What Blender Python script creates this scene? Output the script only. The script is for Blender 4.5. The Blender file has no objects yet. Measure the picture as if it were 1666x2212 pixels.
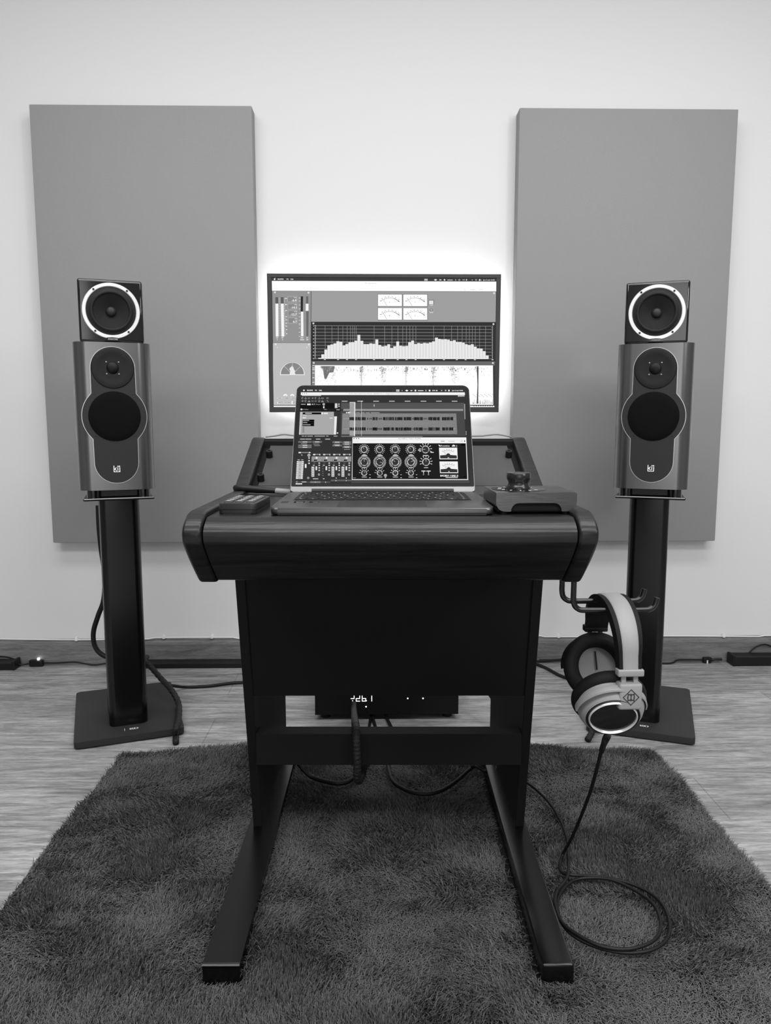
import bpy, bmesh, math, random
import numpy as np
from mathutils import Vector, Matrix
random.seed(7); rng = np.random.default_rng(7)
PI = math.pi
scene = bpy.context.scene
COL = scene.collection

# ------------------------------------------------------------------ camera
CAM_H = 0.88; FPX = 1640.0; PITCH = math.radians(7.15); YAW = math.radians(1.0)
cam_d = bpy.data.cameras.new('camera'); cam = bpy.data.objects.new('camera', cam_d); COL.objects.link(cam)
cam.location = (0, 0, CAM_H); cam.rotation_euler = (PI/2 - PITCH, 0, -YAW)
cam_d.sensor_width = 36; cam_d.lens = 36 * FPX / 2212; cam_d.clip_start = 0.02
scene.camera = cam
scene.view_settings.view_transform = 'Standard'
scene.view_settings.look = 'None'; scene.view_settings.gamma = 1; scene.view_settings.exposure = 0
scene.view_settings.use_curve_mapping = False

def ray(px, py):
    f = Vector((math.sin(YAW)*math.cos(PITCH), math.cos(YAW)*math.cos(PITCH), -math.sin(PITCH)))
    r = Vector((math.cos(YAW), -math.sin(YAW), 0)); u = r.cross(f)
    return f*FPX + r*(px-833) - u*(py-1106)
def on_z(px, py, z):      # point of the room at height z
    d = ray(px, py); return Vector((0, 0, CAM_H)) + d*((z-CAM_H)/d.z)
def on_y(px, py, y):      # point of the room at depth y
    d = ray(px, py); return Vector((0, 0, CAM_H)) + d*(y/d.y)

# ------------------------------------------------------------------ materials
def lin(g):
    return g/12.92 if g <= 0.04045 else ((g+0.055)/1.055)**2.4
MATS = {}
def mat(name, g, rough=0.5, metal=0.0, spec=0.5, coat=0.0, bump=None, var=None):
    """plain grey surface; g is an sRGB grey. bump=(scale,strength,dist) var=(scale,amount,stretch)"""
    if name in MATS: return MATS[name]
    m = bpy.data.materials.new(name); m.use_nodes = True; nt = m.node_tree
    b = nt.nodes['Principled BSDF']; v = lin(g)
    b.inputs['Base Color'].default_value = (v, v, v, 1)
    b.inputs['Roughness'].default_value = rough; b.inputs['Metallic'].default_value = metal
    b.inputs['Specular IOR Level'].default_value = spec
    b.inputs['Coat Weight'].default_value = coat; b.inputs['Coat Roughness'].default_value = 0.06
    if bump or var:
        tc = nt.nodes.new('ShaderNodeTexCoord')
    if var:
        mp = nt.nodes.new('ShaderNodeMapping'); mp.inputs['Scale'].default_value = var[2]
        n2 = nt.nodes.new('ShaderNodeTexNoise'); n2.inputs['Scale'].default_value = var[0]; n2.inputs['Detail'].default_value = 6
        n2.inputs['Roughness'].default_value = 0.6; n2.inputs['Distortion'].default_value = 0.6
        nt.links.new(tc.outputs['Object'], mp.inputs['Vector']); nt.links.new(mp.outputs['Vector'], n2.inputs['Vector'])
        cr = nt.nodes.new('ShaderNodeValToRGB'); e = cr.color_ramp.elements
        lo, hi = lin(max(0, g-var[1])), lin(g+var[1])
        e[0].position = 0.3; e[0].color = (lo, lo, lo, 1); e[1].position = 0.7; e[1].color = (hi, hi, hi, 1)
        nt.links.new(n2.outputs['Fac'], cr.inputs['Fac']); nt.links.new(cr.outputs['Color'], b.inputs['Base Color'])
    if bump:
        n = nt.nodes.new('ShaderNodeTexNoise'); n.inputs['Scale'].default_value = bump[0]; n.inputs['Detail'].default_value = 4
        nt.links.new(mp.outputs['Vector'] if var else tc.outputs['Object'], n.inputs['Vector'])
        bp = nt.nodes.new('ShaderNodeBump'); bp.inputs['Strength'].default_value = bump[1]; bp.inputs['Distance'].default_value = bump[2]
        nt.links.new(n.outputs['Fac'], bp.inputs['Height']); nt.links.new(bp.outputs['Normal'], b.inputs['Normal'])
    MATS[name] = m; return m
def glow(name, g, strength=1.0):
    if name in MATS: return MATS[name]
    m = bpy.data.materials.new(name); m.use_nodes = True; nt = m.node_tree; nt.nodes.clear()
    e = nt.nodes.new('ShaderNodeEmission'); o = nt.nodes.new('ShaderNodeOutputMaterial'); v = lin(g)
    e.inputs['Color'].default_value = (v, v, v, 1); e.inputs['Strength'].default_value = strength
    nt.links.new(e.outputs[0], o.inputs[0]); MATS[name] = m; return m

WALLP = mat('painted_wall', 0.90, 0.85, spec=0.2, bump=(45, 0.10, 0.004))
SIDEP = mat('darkened_side_paint', 0.62, 0.9, spec=0.2)  # unseen walls darkened in colour so the speakers reflect dark sides
CEIL = mat('painted_ceiling', 0.86, 0.9, spec=0.2)
PANEL = mat('grey_acoustic_fabric', 0.60, 0.95, spec=0.1, bump=(700, 0.35, 0.002))
BLACKWOOD = mat('black_stained_wood', 0.075, 0.36, spec=0.4, var=(5, 0.06, (1.2, 14, 14)), bump=(9, 0.35, 0.002))
BLACKMATT = mat('black_matt_board', 0.105, 0.6, spec=0.1)
RACKGREY = mat('dark_grey_powder_coat', 0.26, 0.55, spec=0.4, bump=(900, 0.3, 0.001))
BLACKMETAL = mat('black_powder_coated_steel', 0.07, 0.42, spec=0.5)
PLATEGREY = mat('charcoal_powder_coated_plate', 0.17, 0.55, spec=0.3, bump=(700, 0.2, 0.001))
COLBLACK = mat('satin_black_column', 0.03, 0.22, spec=0.45)
KIIBODY = mat('satin_graphite_lacquer', 0.46, 0.27, metal=0.9, spec=0.5)
KIIRIM = mat('bright_bevel', 0.75, 0.3, metal=0.9)
KIIPLATE = mat('dark_baffle_plate', 0.12, 0.42, spec=0.4)
GRILLE = mat('black_speaker_mesh', 0.05, 0.8, spec=0.1, bump=(1500, 0.4, 0.001))
RUBBER = mat('black_rubber', 0.085, 0.6, spec=0.3)
GLOSSBLACK = mat('gloss_black_lacquer', 0.06, 0.08, spec=0.6, coat=0.5)
CHROME = mat('polished_silver_ring', 0.93, 0.30, metal=0.45)
CONE = mat('dark_paper_cone', 0.125, 0.75, spec=0.2)
DOMEM = mat('dark_dust_cap', 0.15, 0.5, spec=0.4)
WHITEINK = mat('white_print', 0.92, 0.6)
GREYINK = mat('grey_print', 0.55, 0.6)
BEZEL = mat('black_glass_bezel', 0.06, 0.22, spec=0.4)
MONBEZ = mat('dark_monitor_bezel', 0.24, 0.5, spec=0.3)
ALU = mat('space_grey_aluminium', 0.44, 0.36, metal=1.0)
ALUDARK = mat('dark_trackpad_glass', 0.28, 0.34, metal=0.8)
KEYCAP = mat('black_keycap', 0.07, 0.5, spec=0.3)
SILVER = mat('satin_silver_aluminium', 0.60, 0.62, metal=0.2, spec=0.3)
LEATHER = mat('black_leather_pad', 0.05, 0.65, spec=0.25, bump=(400, 0.25, 0.001))
EARCLOTH = mat('grey_driver_cloth', 0.52, 0.9, spec=0.1, bump=(900, 0.4, 0.001))
CABLE = mat('black_cable', 0.07, 0.5, spec=0.35)
BRAID = mat('black_braided_sleeve', 0.11, 0.55, spec=0.4, bump=(260, 0.8, 0.004))
WHITEWIRE = mat('white_wire', 0.93, 0.5)
RUGBACK = mat('rug_backing', 0.16, 0.95, spec=0.05)
RUGTAPE = mat('rug_edge_binding', 0.62, 0.9, spec=0.1)
CTRLMETAL = mat('graphite_metal_housing', 0.42, 0.32, metal=1.0, var=(40, 0.05, (1, 1, 20)))
REMOTE = mat('black_plastic_housing', 0.16, 0.38, spec=0.5)
REMKEY = mat('grey_rubber_key', 0.33, 0.5)
PLASTIC = mat('black_plastic', 0.07, 0.42, spec=0.4)

def wood(name, base, plank, seam, scale, contrast, rough=0.45):
    m = bpy.data.materials.new(name); m.use_nodes = True; nt = m.node_tree; N = nt.nodes; L = nt.links
    b = N['Principled BSDF']; b.inputs['Roughness'].default_value = rough; b.inputs['Specular IOR Level'].default_value = 0.4
    tc = N.new('ShaderNodeTexCoord')
    def noise(sc, s, det, dist):
        mp = N.new('ShaderNodeMapping'); mp.inputs['Scale'].default_value = sc
        n = N.new('ShaderNodeTexNoise'); n.inputs['Scale'].default_value = s; n.inputs['Detail'].default_value = det
        n.inputs['Roughness'].default_value = 0.62; n.inputs['Distortion'].default_value = dist
        L.new(tc.outputs['Object'], mp.inputs['Vector']); L.new(mp.outputs['Vector'], n.inputs['Vector']); return n
    def ramp(src, p0, c0, p1, c1):
        r = N.new('ShaderNodeValToRGB'); e = r.color_ramp.elements
        e[0].position = p0; e[0].color = (c0, c0, c0, 1); e[1].position = p1; e[1].color = (c1, c1, c1, 1)
        L.new(src.outputs['Fac'], r.inputs['Fac']); return r
    def mul(a, bb):
        x = N.new('ShaderNodeMix'); x.data_type = 'RGBA'; x.blend_type = 'MULTIPLY'; x.inputs[0].default_value = 1
        L.new(a, x.inputs[6]); L.new(bb, x.inputs[7]); return x.outputs[2]
    v = lin(base)
    big = ramp(noise((1, 4.5, 4.5), scale*1.2, 4, 1.4), 0.33, v*(1-contrast*0.8), 0.62, v*1.08)
    grain = ramp(noise((1, 9, 9), scale*2.6, 8, 1.8), 0.36, 1-contrast, 0.60, 1.0)
    fine = ramp(noise((1, 11, 11), scale*15, 10, 1.2), 0.36, 1-contrast*0.8, 0.56, 1.0)
    c = mul(mul(big.outputs['Color'], grain.outputs['Color']), fine.outputs['Color'])
    if plank:
        br = N.new('ShaderNodeTexBrick'); br.offset = 0.37
        br.inputs['Scale'].default_value = 1; br.inputs['Brick Width'].default_value = 1.25; br.inputs['Row Height'].default_value = plank
        br.inputs['Mortar Size'].default_value = seam; br.inputs['Mortar Smooth'].default_value = 0.3
        br.inputs['Color1'].default_value = (1, 1, 1, 1); br.inputs['Color2'].default_value = (0.88, 0.88, 0.88, 1); br.inputs['Mortar'].default_value = (0.62, 0.62, 0.62, 1)
        L.new(tc.outputs['Object'], br.inputs['Vector']); c = mul(c, br.outputs['Color'])
    L.new(c, b.inputs['Base Color']); return m
FLOORW = wood('laminate_floor', 0.745, 0.195, 0.0016, 1.7, 0.48)
BASEW = wood('baseboard_wood', 0.54, None, 0, 1.6, 0.35, 0.5)

# ------------------------------------------------------------------ mesh helpers
def obj(name, bm, m, parent=None, smooth=False, loc=None, rot=None, label=None, auto=None):
    me = bpy.data.meshes.new(name)
    bmesh.ops.recalc_face_normals(bm, faces=bm.faces[:])
    if smooth or auto:
        for f in bm.faces: f.smooth = True
    if auto:
        for e in bm.edges:
            if len(e.link_faces) == 2 and e.calc_face_angle(0) > math.radians(auto): e.smooth = False
    bm.to_mesh(me); bm.free()
    for k in (m if isinstance(m, (list, tuple)) else [m]): me.materials.append(k)
    o = bpy.data.objects.new(name, me); COL.objects.link(o)
    if parent: o.parent = parent
    if loc: o.location = loc
    if rot: o.rotation_euler = rot
    if label: o['label'] = label
    return o
def thing(name, label, cat, loc=(0, 0, 0), rot=(0, 0, 0), group=None):
    o = bpy.data.objects.new(name, None); COL.objects.link(o)
    o.location = loc; o.rotation_euler = rot if isinstance(rot, tuple) else (0, 0, rot)
    o.empty_display_size = 0.05
    tag(o, label, cat, group); return o
def tag(o, label, cat, group=None):
    o['label'] = label; o['category'] = cat
    if group: o['group'] = group
    return o
def structure(o): o['kind'] = 'structure'; return o
def dup(root, loc, rot, label, group=None):
    def cp(o, par):
        c = o.copy(); COL.objects.link(c); c.parent = par
        for ch in list(o.children): cp(ch, c)
        return c
    r = cp(root, None); r.location = loc; r.rotation_euler = rot if isinstance(rot, tuple) else (0, 0, rot); r['label'] = label
    if group: r['group'] = group
    return r

def NB(): return bmesh.new()
def box(bm, x0, x1, y0, y1, z0, z1, bev=0, seg=2, mtx=None):
    r = bmesh.ops.create_cube(bm, size=1); vs = r['verts']
    for v in vs:
        v.co = Vector(((x0+x1)/2+v.co.x*(x1-x0), (y0+y1)/2+v.co.y*(y1-y0), (z0+z1)/2+v.co.z*(z1-z0)))
    if bev:
        es = list({e for v in vs for e in v.link_edges})
        q = bmesh.ops.bevel(bm, geom=es, offset=bev, segments=seg, affect='EDGES', profile=0.5)
        vs = list({v for f in q['faces'] for v in f.verts} | {v for v in vs if v.is_valid})
    if mtx: bmesh.ops.transform(bm, matrix=mtx, verts=vs)
    return vs
def prism(bm, pts, axis, a, b, bev=0, seg=2):
    """polygon pts (2D) extruded along axis from a to b. x:(y,z) y:(x,z) z:(x,y)"""
    def P(p, t): return {'x': (t, p[0], p[1]), 'y': (p[0], t, p[1]), 'z': (p[0], p[1], t)}[axis]
    va = [bm.verts.new(P(p, a)) for p in pts]; vb = [bm.verts.new(P(p, b)) for p in pts]
    n = len(pts); fa = bm.faces.new(va); fb = bm.faces.new(vb[::-1])
    for i in range(n): bm.faces.new((va[i], vb[i], vb[(i+1) % n], va[(i+1) % n]))
    if bev:
        es = list(set(fa.edges) | set(fb.edges))
        bmesh.ops.bevel(bm, geom=es, offset=bev, segments=seg, affect='EDGES', profile=0.5)
def fillet(pts, n=7):
    out = []; N = len(pts)
    for i in range(N):
        p = Vector(pts[i][:2]); r = pts[i][2]; a = (Vector(pts[i-1][:2])-p); b = (Vector(pts[(i+1) % N][:2])-p)
        if r <= 0: out.append(tuple(p)); continue
        a.normalize(); b.normalize(); th = a.angle(b); t = r/math.tan(th/2); c = p+(a+b).normalized()*(r/math.sin(th/2))
        A, B = p+a*t-c, p+b*t-c; a0 = math.atan2(A.y, A.x); a1 = math.atan2(B.y, B.x); dd = (a1-a0+PI) % (2*PI)-PI
        for k in range(n+1): q = a0+dd*k/n; out.append((c.x+r*math.cos(q), c.y+r*math.sin(q)))
    return out
def inset(pts, d):
    ar = sum(p[0]*q[1]-q[0]*p[1] for p, q in zip(pts, pts[1:]+pts[:1])); sg = 1 if ar > 0 else -1; out = []; N = len(pts)
    for i in range(N):
        a = (Vector(pts[i])-Vector(pts[i-1])).normalized(); b = (Vector(pts[(i+1) % N])-Vector(pts[i])).normalized()
        na, nb = Vector((-a.y, a.x))*sg, Vector((-b.y, b.x))*sg; m = (na+nb)
        m = m.normalized()*min(d/max(0.35, m.normalized().dot(na)), 2*d); out.append((pts[i][0]+m.x, pts[i][1]+m.y))
    return out
def soft_prism(bm, pts, a, b, bev, seg=4):
    """polygon (y,z) extruded along x with rounded rims"""
    sg = 1 if b > a else -1; rings = []
    st = [(a+sg*bev*(1-math.sin(t)), bev*(1-math.cos(t))) for t in [PI/2*k/seg for k in range(seg, -1, -1)]]
    st = st + [(a+b-x, d) for x, d in st[::-1]]
    for x, d in st: rings.append([bm.verts.new((x, p[0], p[1])) for p in (inset(pts, d) if d > 1e-7 else pts)])
    n = len(pts)
    for r0, r1 in zip(rings, rings[1:]):
        for i in range(n): bm.faces.new((r0[i], r0[(i+1) % n], r1[(i+1) % n], r1[i]))
    bm.faces.new(rings[0]); bm.faces.new(rings[-1][::-1])
def rrect(w, d, r, cx=0, cy=0, n=8, r2=None):
    """rounded rectangle outline; r at low y corners, r2 at high y corners"""
    r2 = r if r2 is None else r2; pts = []
    for (sx, sy, a0, rr) in ((1, -1, -90, r), (1, 1, 0, r2), (-1, 1, 90, r2), (-1, -1, 180, r)):
        ox, oy = cx+sx*(w/2-rr), cy+sy*(d/2-rr)
        for k in range(n+1):
            a = math.radians(a0+90*k/n); pts.append((ox+rr*math.cos(a), oy+rr*math.sin(a)))
    return pts
def lathe(bm, prof, M=None, n=48):
    """prof: list of (r, h); axis +z, then matrix M"""
    M = M or Matrix(); rings = []
    for r, h in prof:
        if r < 1e-6: rings.append([bm.verts.new(M @ Vector((0, 0, h)))])
        else: rings.append([bm.verts.new(M @ Vector((r*math.cos(2*PI*i/n), r*math.sin(2*PI*i/n), h))) for i in range(n)])
    for a, b in zip(rings, rings[1:]):
        for i in range(n):
            j = (i+1) % n
            if len(a) == 1 and len(b) == 1: continue
            if len(a) == 1: bm.faces.new((a[0], b[i], b[j]))
            elif len(b) == 1: bm.faces.new((a[i], a[j], b[0]))
            else: bm.faces.new((a[i], a[j], b[j], b[i]))
def spline(pts, per=10, closed=False):
    P = [Vector(p) for p in pts]; out = []; n = len(P)
    for i in range(n if closed else n-1):
        if closed: p0, p1, p2, p3 = P[(i-1) % n], P[i], P[(i+1) % n], P[(i+2) % n]
        else: p0, p1, p2, p3 = P[max(i-1, 0)], P[i], P[i+1], P[min(i+2, n-1)]
        for k in range(per):
            t = k/per
            out.append(0.5*((2*p1)+(p2-p0)*t+(2*p0-5*p1+4*p2-p3)*t*t+(3*p1-p0-3*p2+p3)*t**3))
    if not closed: out.append(P[-1])
    return out
def tube(bm, path, r, n=10, cap=True):
    """swept round tube; r is a number or list"""
    path = [Vector(p) for p in path]; rings = []; up = None
    for i, p in enumerate(path):
        t = (path[min(i+1, len(path)-1)]-path[max(i-1, 0)])
        if t.length < 1e-9: t = Vector((0, 0, 1))
        t.normalize()
        if up is None:
            up = t.orthogonal().normalized()
        up = (up-t*up.dot(t))
        up = up.normalized() if up.length > 1e-6 else t.orthogonal().normalized()
        s = t.cross(up); rr = r[i] if isinstance(r, (list, tuple)) else r
        rings.append([bm.verts.new(p+up*rr*math.cos(2*PI*k/n)+s*rr*math.sin(2*PI*k/n)) for k in range(n)])
    for a, b in zip(rings, rings[1:]):
        for k in range(n): bm.faces.new((a[k], a[(k+1) % n], b[(k+1) % n], b[k]))
    if cap: bm.faces.new(rings[0][::-1]); bm.faces.new(rings[-1])
def ribbon(bm, path, wdir, w, thick, out):
    """flat band with rectangular section swept on path; wdir = width direction, out(i) = outward normal"""
    rings = []
    for i, p in enumerate(path):
        p = Vector(p); o = Vector(out[i]).normalized(); W = w[i] if isinstance(w, list) else w
        c = [(-W/2, 0), (-W/2+0.002, thick), (W/2-0.002, thick), (W/2, 0)]
        rings.append([bm.verts.new(p+Vector(wdir)*a+o*b) for a, b in c])
    for a, b in zip(rings, rings[1:]):
        for k in range(4): bm.faces.new((a[k], a[(k+1) % 4], b[(k+1) % 4], b[k]))
    bm.faces.new(rings[0][::-1]); bm.faces.new(rings[-1])
def text_geo(s, cache={}):
    if s in cache: return cache[s]
    cu = bpy.data.curves.new('text_source', 'FONT'); cu.body = s; cu.size = 1; cu.resolution_u = 3
    o = bpy.data.objects.new('text_source', cu); COL.objects.link(o)
    dg = bpy.context.evaluated_depsgraph_get(); me = bpy.data.meshes.new_from_object(o.evaluated_get(dg))
    V = [(v.co.x, v.co.y) for v in me.vertices]; F = [tuple(p.vertices) for p in me.polygons]
    bpy.data.objects.remove(o); bpy.data.curves.remove(cu); bpy.data.meshes.remove(me)
    cache[s] = (V, F); return cache[s]
def text(bm, s, M, h, width=None, depth=0.0006, bold=0):
    """raised lettering centred in local xy of matrix M (x right, y up, z out); h = cap height"""
    V, F = text_geo(s)
    x0 = min(v[0] for v in V); x1 = max(v[0] for v in V); k = h/0.69; kx = width/(x1-x0) if width else k
    offs = [0] if not bold else [-bold, 0, bold]
    for ox in offs:
        vs = [bm.verts.new(M @ Vector(((v[0]-(x0+x1)/2)*kx+ox, (v[1]-0.345)*k, depth))) for v in V]
        for f in F:
            try: bm.faces.new([vs[i] for i in f])
            except ValueError: pass
FRONT = Matrix.Rotation(PI/2, 4, 'X')      # local xy plane -> xz plane, facing -y
def frame(o, x=(1, 0, 0), y=(0, 0, 1)):
    X = Vector(x).normalized(); Y = Vector(y).normalized(); Z = X.cross(Y)
    return Matrix(((X.x, Y.x, Z.x, o[0]), (X.y, Y.y, Z.y, o[1]), (X.z, Y.z, Z.z, o[2]), (0, 0, 0, 1)))

# ------------------------------------------------------------------ room
WY = 2.66
bm = NB(); box(bm, -3.2, 3.2, -2.4, WY+0.1, -0.08, 0); structure(obj('floor', bm, FLOORW))
bm = NB(); box(bm, -3.2, 3.2, WY, WY+0.1, 0, 2.7); structure(obj('wall_front', bm, WALLP))
bm = NB(); box(bm, -3.3, -3.2, -2.4, WY+0.1, 0, 2.7); structure(obj('wall_left', bm, SIDEP))
bm = NB(); box(bm, 3.2, 3.3, -2.4, WY+0.1, 0, 2.7); structure(obj('wall_right', bm, SIDEP))
bm = NB(); box(bm, -3.3, 3.3, -2.5, -2.4, 0, 2.7); structure(obj('wall_back', bm, SIDEP))
bm = NB(); box(bm, -3.3, 3.3, -2.5, WY+0.1, 2.7, 2.8); structure(obj('ceiling', bm, CEIL))
bm = NB(); prism(bm, [(WY, 0), (WY-0.016, 0), (WY-0.016, 0.072), (WY-0.014, 0.081), (WY-0.008, 0.088), (WY, 0.091)], 'x', -3.2, 3.2)
structure(obj('baseboard_front', bm, BASEW))

# white wire clipped along the top of the baseboard
root = thing('clipped_wire', 'thin white wire clipped along the top of the wooden baseboard', 'wire', (0, WY-0.012, 0.094))
def wy(x): return 0.0025*math.sin(3.1*x+0.6)+0.002*math.sin(7.3*x)+(0.004 if 0.3 < x % 1.1 < 0.6 else 0)
bm = NB(); tube(bm, [(x/50-2.2, 0, wy(x/50-2.2)) for x in range(0, 221)], 0.0025, 6); obj('wire', bm, WHITEWIRE, root, True)
for px in (168, 356, 460, 1205, 1404, 1560):
    x = on_y(px, 1380, WY).x; bm = NB()
    box(bm, x-0.005, x+0.005, -0.005, 0.010, wy(x)-0.004, wy(x)+0.005, 0.0015); box(bm, x-0.003, x+0.003, -0.004, 0.010, wy(x)+0.004, wy(x)+0.009, 0.001)
    obj('clip', bm, WHITEWIRE, root)

# acoustic panels
def panel(x0, x1, label):
    w = x1-x0; root = thing('acoustic_panel', label, 'acoustic panel', ((x0+x1)/2, WY, 0.449), group='acoustic panels on the wall')
    bm = NB(); box(bm, -w/2, w/2, -0.06, -0.001, 0, 1.427, 0.004, 2); obj('fabric_cover', bm, PANEL, root, auto=40)
    return root
panel(-1.1005, -0.3865, 'tall grey fabric acoustic panel behind the speaker on the left')
panel(0.481, 1.1985, 'tall grey fabric acoustic panel behind the speaker on the right')

# ------------------------------------------------------------------ wall monitor with its screen
GREY = {}
def dg(g):
    q = min(24, max(0, round(g*24)))
    if q not in GREY: GREY[q] = glow('display_grey_%02d' % q, q/24.0, 1.0)
    return q
class Screen:
    """flat display drawn with real polygons in steps of 0.1 mm; input in measuring units mapped by homography"""
    def __init__(s, src, w, h):
        dst = [(0, h), (w, h), (w, 0), (0, 0)]; A = []; b = []
        for (x, y), (u, v) in zip(src, dst):
            A.append([x, y, 1, 0, 0, 0, -u*x, -u*y]); b.append(u); A.append([0, 0, 0, x, y, 1, -v*x, -v*y]); b.append(v)
        s.H = np.linalg.solve(np.array(A, float), np.array(b, float)); s.polys = []; s.lay = 0; s.w = w
    def m(s, x, y):
        H = s.H; k = H[6]*x+H[7]*y+1
        return ((H[0]*x+H[1]*y+H[2])/k, (H[3]*x+H[4]*y+H[5])/k)
    def P(s, pts, g): s.polys.append(([s.m(*p) for p in pts], s.lay, dg(g)))
    def R(s, x0, y0, x1, y1, g): s.P([(x0, y0), (x1, y0), (x1, y1), (x0, y1)], g)
    def L(s, x0, y0, x1, y1, w, g):
        dx, dy = x1-x0, y1-y0; l = math.hypot(dx, dy) or 1; nx, ny = -dy/l*w/2, dx/l*w/2
        s.P([(x0+nx, y0+ny), (x1+nx, y1+ny), (x1-nx, y1-ny), (x0-nx, y0-ny)], g)
    def C(s, cx, cy, r, g, n=20): s.P([(cx+r*math.cos(2*PI*i/n), cy+r*math.sin(2*PI*i/n)) for i in range(n)], g)
    def A(s, cx, cy, r0, r1, g, a0=0, a1=360, n=24):
        for i in range(n):
            a, b = math.radians(a0+(a1-a0)*i/n), math.radians(a0+(a1-a0)*(i+1)/n)
            s.P([(cx+r0*math.cos(a), cy-r0*math.sin(a)), (cx+r1*math.cos(a), cy-r1*math.sin(a)), (cx+r1*math.cos(b), cy-r1*math.sin(b)), (cx+r0*math.cos(b), cy-r0*math.sin(b))], g)
    def T(s, t, x, y, h, g, al=0, width=None, bold=None):
        if bold is None: bold = h*0.09 if g > 0.85 else 0
        if bold: s.T(t, x+bold, y, h, g, al, width, 0)
        V, F = text_geo(t); x0 = min(v[0] for v in V); x1 = max(v[0] for v in V); k = h/0.69
        kx = width/(x1-x0) if width else k; ox = x-al*(x1-x0)*kx
        for f in F: s.P([(ox+(V[i][0]-x0)*kx, y-V[i][1]*k) for i in f], g)
    def build(s, name, parent, M):
        me = bpy.data.meshes.new(name); V = []; F = []; mi = []; used = sorted({p[2] for p in s.polys})
        for pts, lay, q in s.polys:
            i0 = len(V); V += [tuple(M @ Vector((x, y, 0.0001*lay))) for x, y in pts]; F.append(tuple(range(i0, i0+len(pts)))); mi.append(used.index(q))
        me.from_pydata(V, [], F)
        for q in used: me.materials.append(GREY[q])
        me.polygons.foreach_set('material_index', mi); me.update()
        o = bpy.data.objects.new(name, me); COL.objects.link(o); o.parent = parent; return o

MW, MH = 0.772, 0.452
MONY = 2.58
mon = thing('wall_monitor', 'wide black monitor on the white wall showing meters and a spectrum graph', 'monitor', (0.041, MONY, 0.897+MH/2-0.002))
bm = NB(); box(bm, -MW/2, MW/2, 0.002, 0.030, -MH/2, MH/2, 0.003); obj('housing', bm, MONBEZ, mon, auto=40)
bm = NB()
for a in ((-MW/2, MW/2, -MH/2, -MH/2+0.0175), (-MW/2, MW/2, MH/2-0.0125, MH/2), (-MW/2, -MW/2+0.0145, -MH/2+0.0175, MH/2-0.0125), (MW/2-0.0145, MW/2, -MH/2+0.0175, MH/2-0.0125)):
    box(bm, a[0], a[1], -0.003, 0.004, a[2], a[3], 0.001)
obj('bezel', bm, MONBEZ, mon)
bm = NB(); box(bm, -0.10, 0.10, 0.030, WY-MONY, -0.10, 0.10, 0.004); obj('wall_bracket', bm, BLACKMETAL, mon)
LED = glow('led_strip_light', 1.0, 17.0)
for nm, a in (('top', (-MW/2+0.03, MW/2-0.03, MH/2-0.035, MH/2-0.022)), ('low', (-MW/2+0.03, MW/2-0.03, -MH/2+0.022, -MH/2+0.035)),
              ('l', (-MW/2+0.022, -MW/2+0.035, -MH/2+0.04, MH/2-0.04)), ('r', (MW/2-0.035, MW/2-0.022, -MH/2+0.04, MH/2-0.04))):
    bm = NB(); box(bm, a[0], a[1], 0.030, 0.034, a[2], a[3]); obj('led_strip', bm, LED, mon, label='glowing white light strip behind the monitor')
S = Screen([(47, 57), (1585, 57), (1560, 958), (75, 958)], MW, MH)
S.P([(78, 84), (1556, 84), (1535, 926), (98, 926)], 0.27)
S.lay = 1
S.P([(80, 105), (1553, 105), (1552, 170), (82, 170)], 0.985)
S.P([(83, 172), (337, 172), (337, 508), (92, 508)], 0.60)                       # level meter pane
S.P([(340, 172), (1551, 172), (1546, 372), (340, 372)], 0.61)                   # needle meter pane
S.P([(92, 510), (338, 510), (342, 912), (98, 912)], 0.73)                       # goniometer pane
S.P([(340, 373), (1546, 373), (1541, 628), (344, 628)], 0.20)                   # spectrum pane
S.P([(345, 629), (1541, 629), (1538, 656), (346, 656)], 0.42)
S.P([(346, 656), (366, 656), (368, 912), (348, 912)], 0.55)
S.P([(366, 657), (1526, 657), (1526, 910), (368, 910)], 0.99)                   # spectrogram
S.P([(98, 916), (1535, 916), (1535, 925), (98, 925)], 0.95)
S.lay = 2
S.C(98, 94, 5.5, 0.97, 12); S.P([(98, 88), (101, 84), (103, 86), (99, 89)], 0.97)
S.T('REAPER', 118, 97.5, 8, 0.95); S.T('FX', 176, 97.5, 8, 0.95); S.T('Edit', 203, 97.5, 8, 0.95)
S.R(1079, 88, 1101, 101, 0.75); S.P([(1142, 95), (1153, 89), (1164, 95), (1153, 101)], 0.95); S.R(1178, 92, 1191, 98, 0.9); S.C(1212, 95, 5.5, 0.9, 12)
S.R(1231, 93.5, 1266, 98, 0.85); S.R(1284, 90, 1287, 100, 0.9); S.A(1309, 95, 3, 5.5, 0.8); S.R(1330, 92, 1347, 97, 0.7); S.R(1354, 90, 1360, 99, 0.9)
S.P([(1389, 93), (1400, 93), (1394, 99)], 0.8); S.A(1420, 94, 3, 5, 0.85); S.R(1439, 90, 1448, 100, 0.95); S.C(1454, 96, 2, 0.9, 8)
S.T('Jeu 2 mai 15:05', 1466, 98.5, 7.5, 0.9, 0, 76)
S.T('FX: Monitoring', 692, 121, 6.5, 0.72, 0, 72); S.T('No preset', 84, 160, 5, 0.75, 0, 34)
S.R(1344, 155, 1346, 162, 0.7); S.R(1380, 157, 1410, 159, 0.8); S.R(1440, 157, 1466, 159, 0.8)
for x, y in ((101, 180), (320, 182), (1538, 182), (354, 383), (1532, 385), (110, 519), (326, 520), (358, 639), (1526, 639)): S.A(x, y, 2.4, 6, 0.96, n=14)
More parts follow.
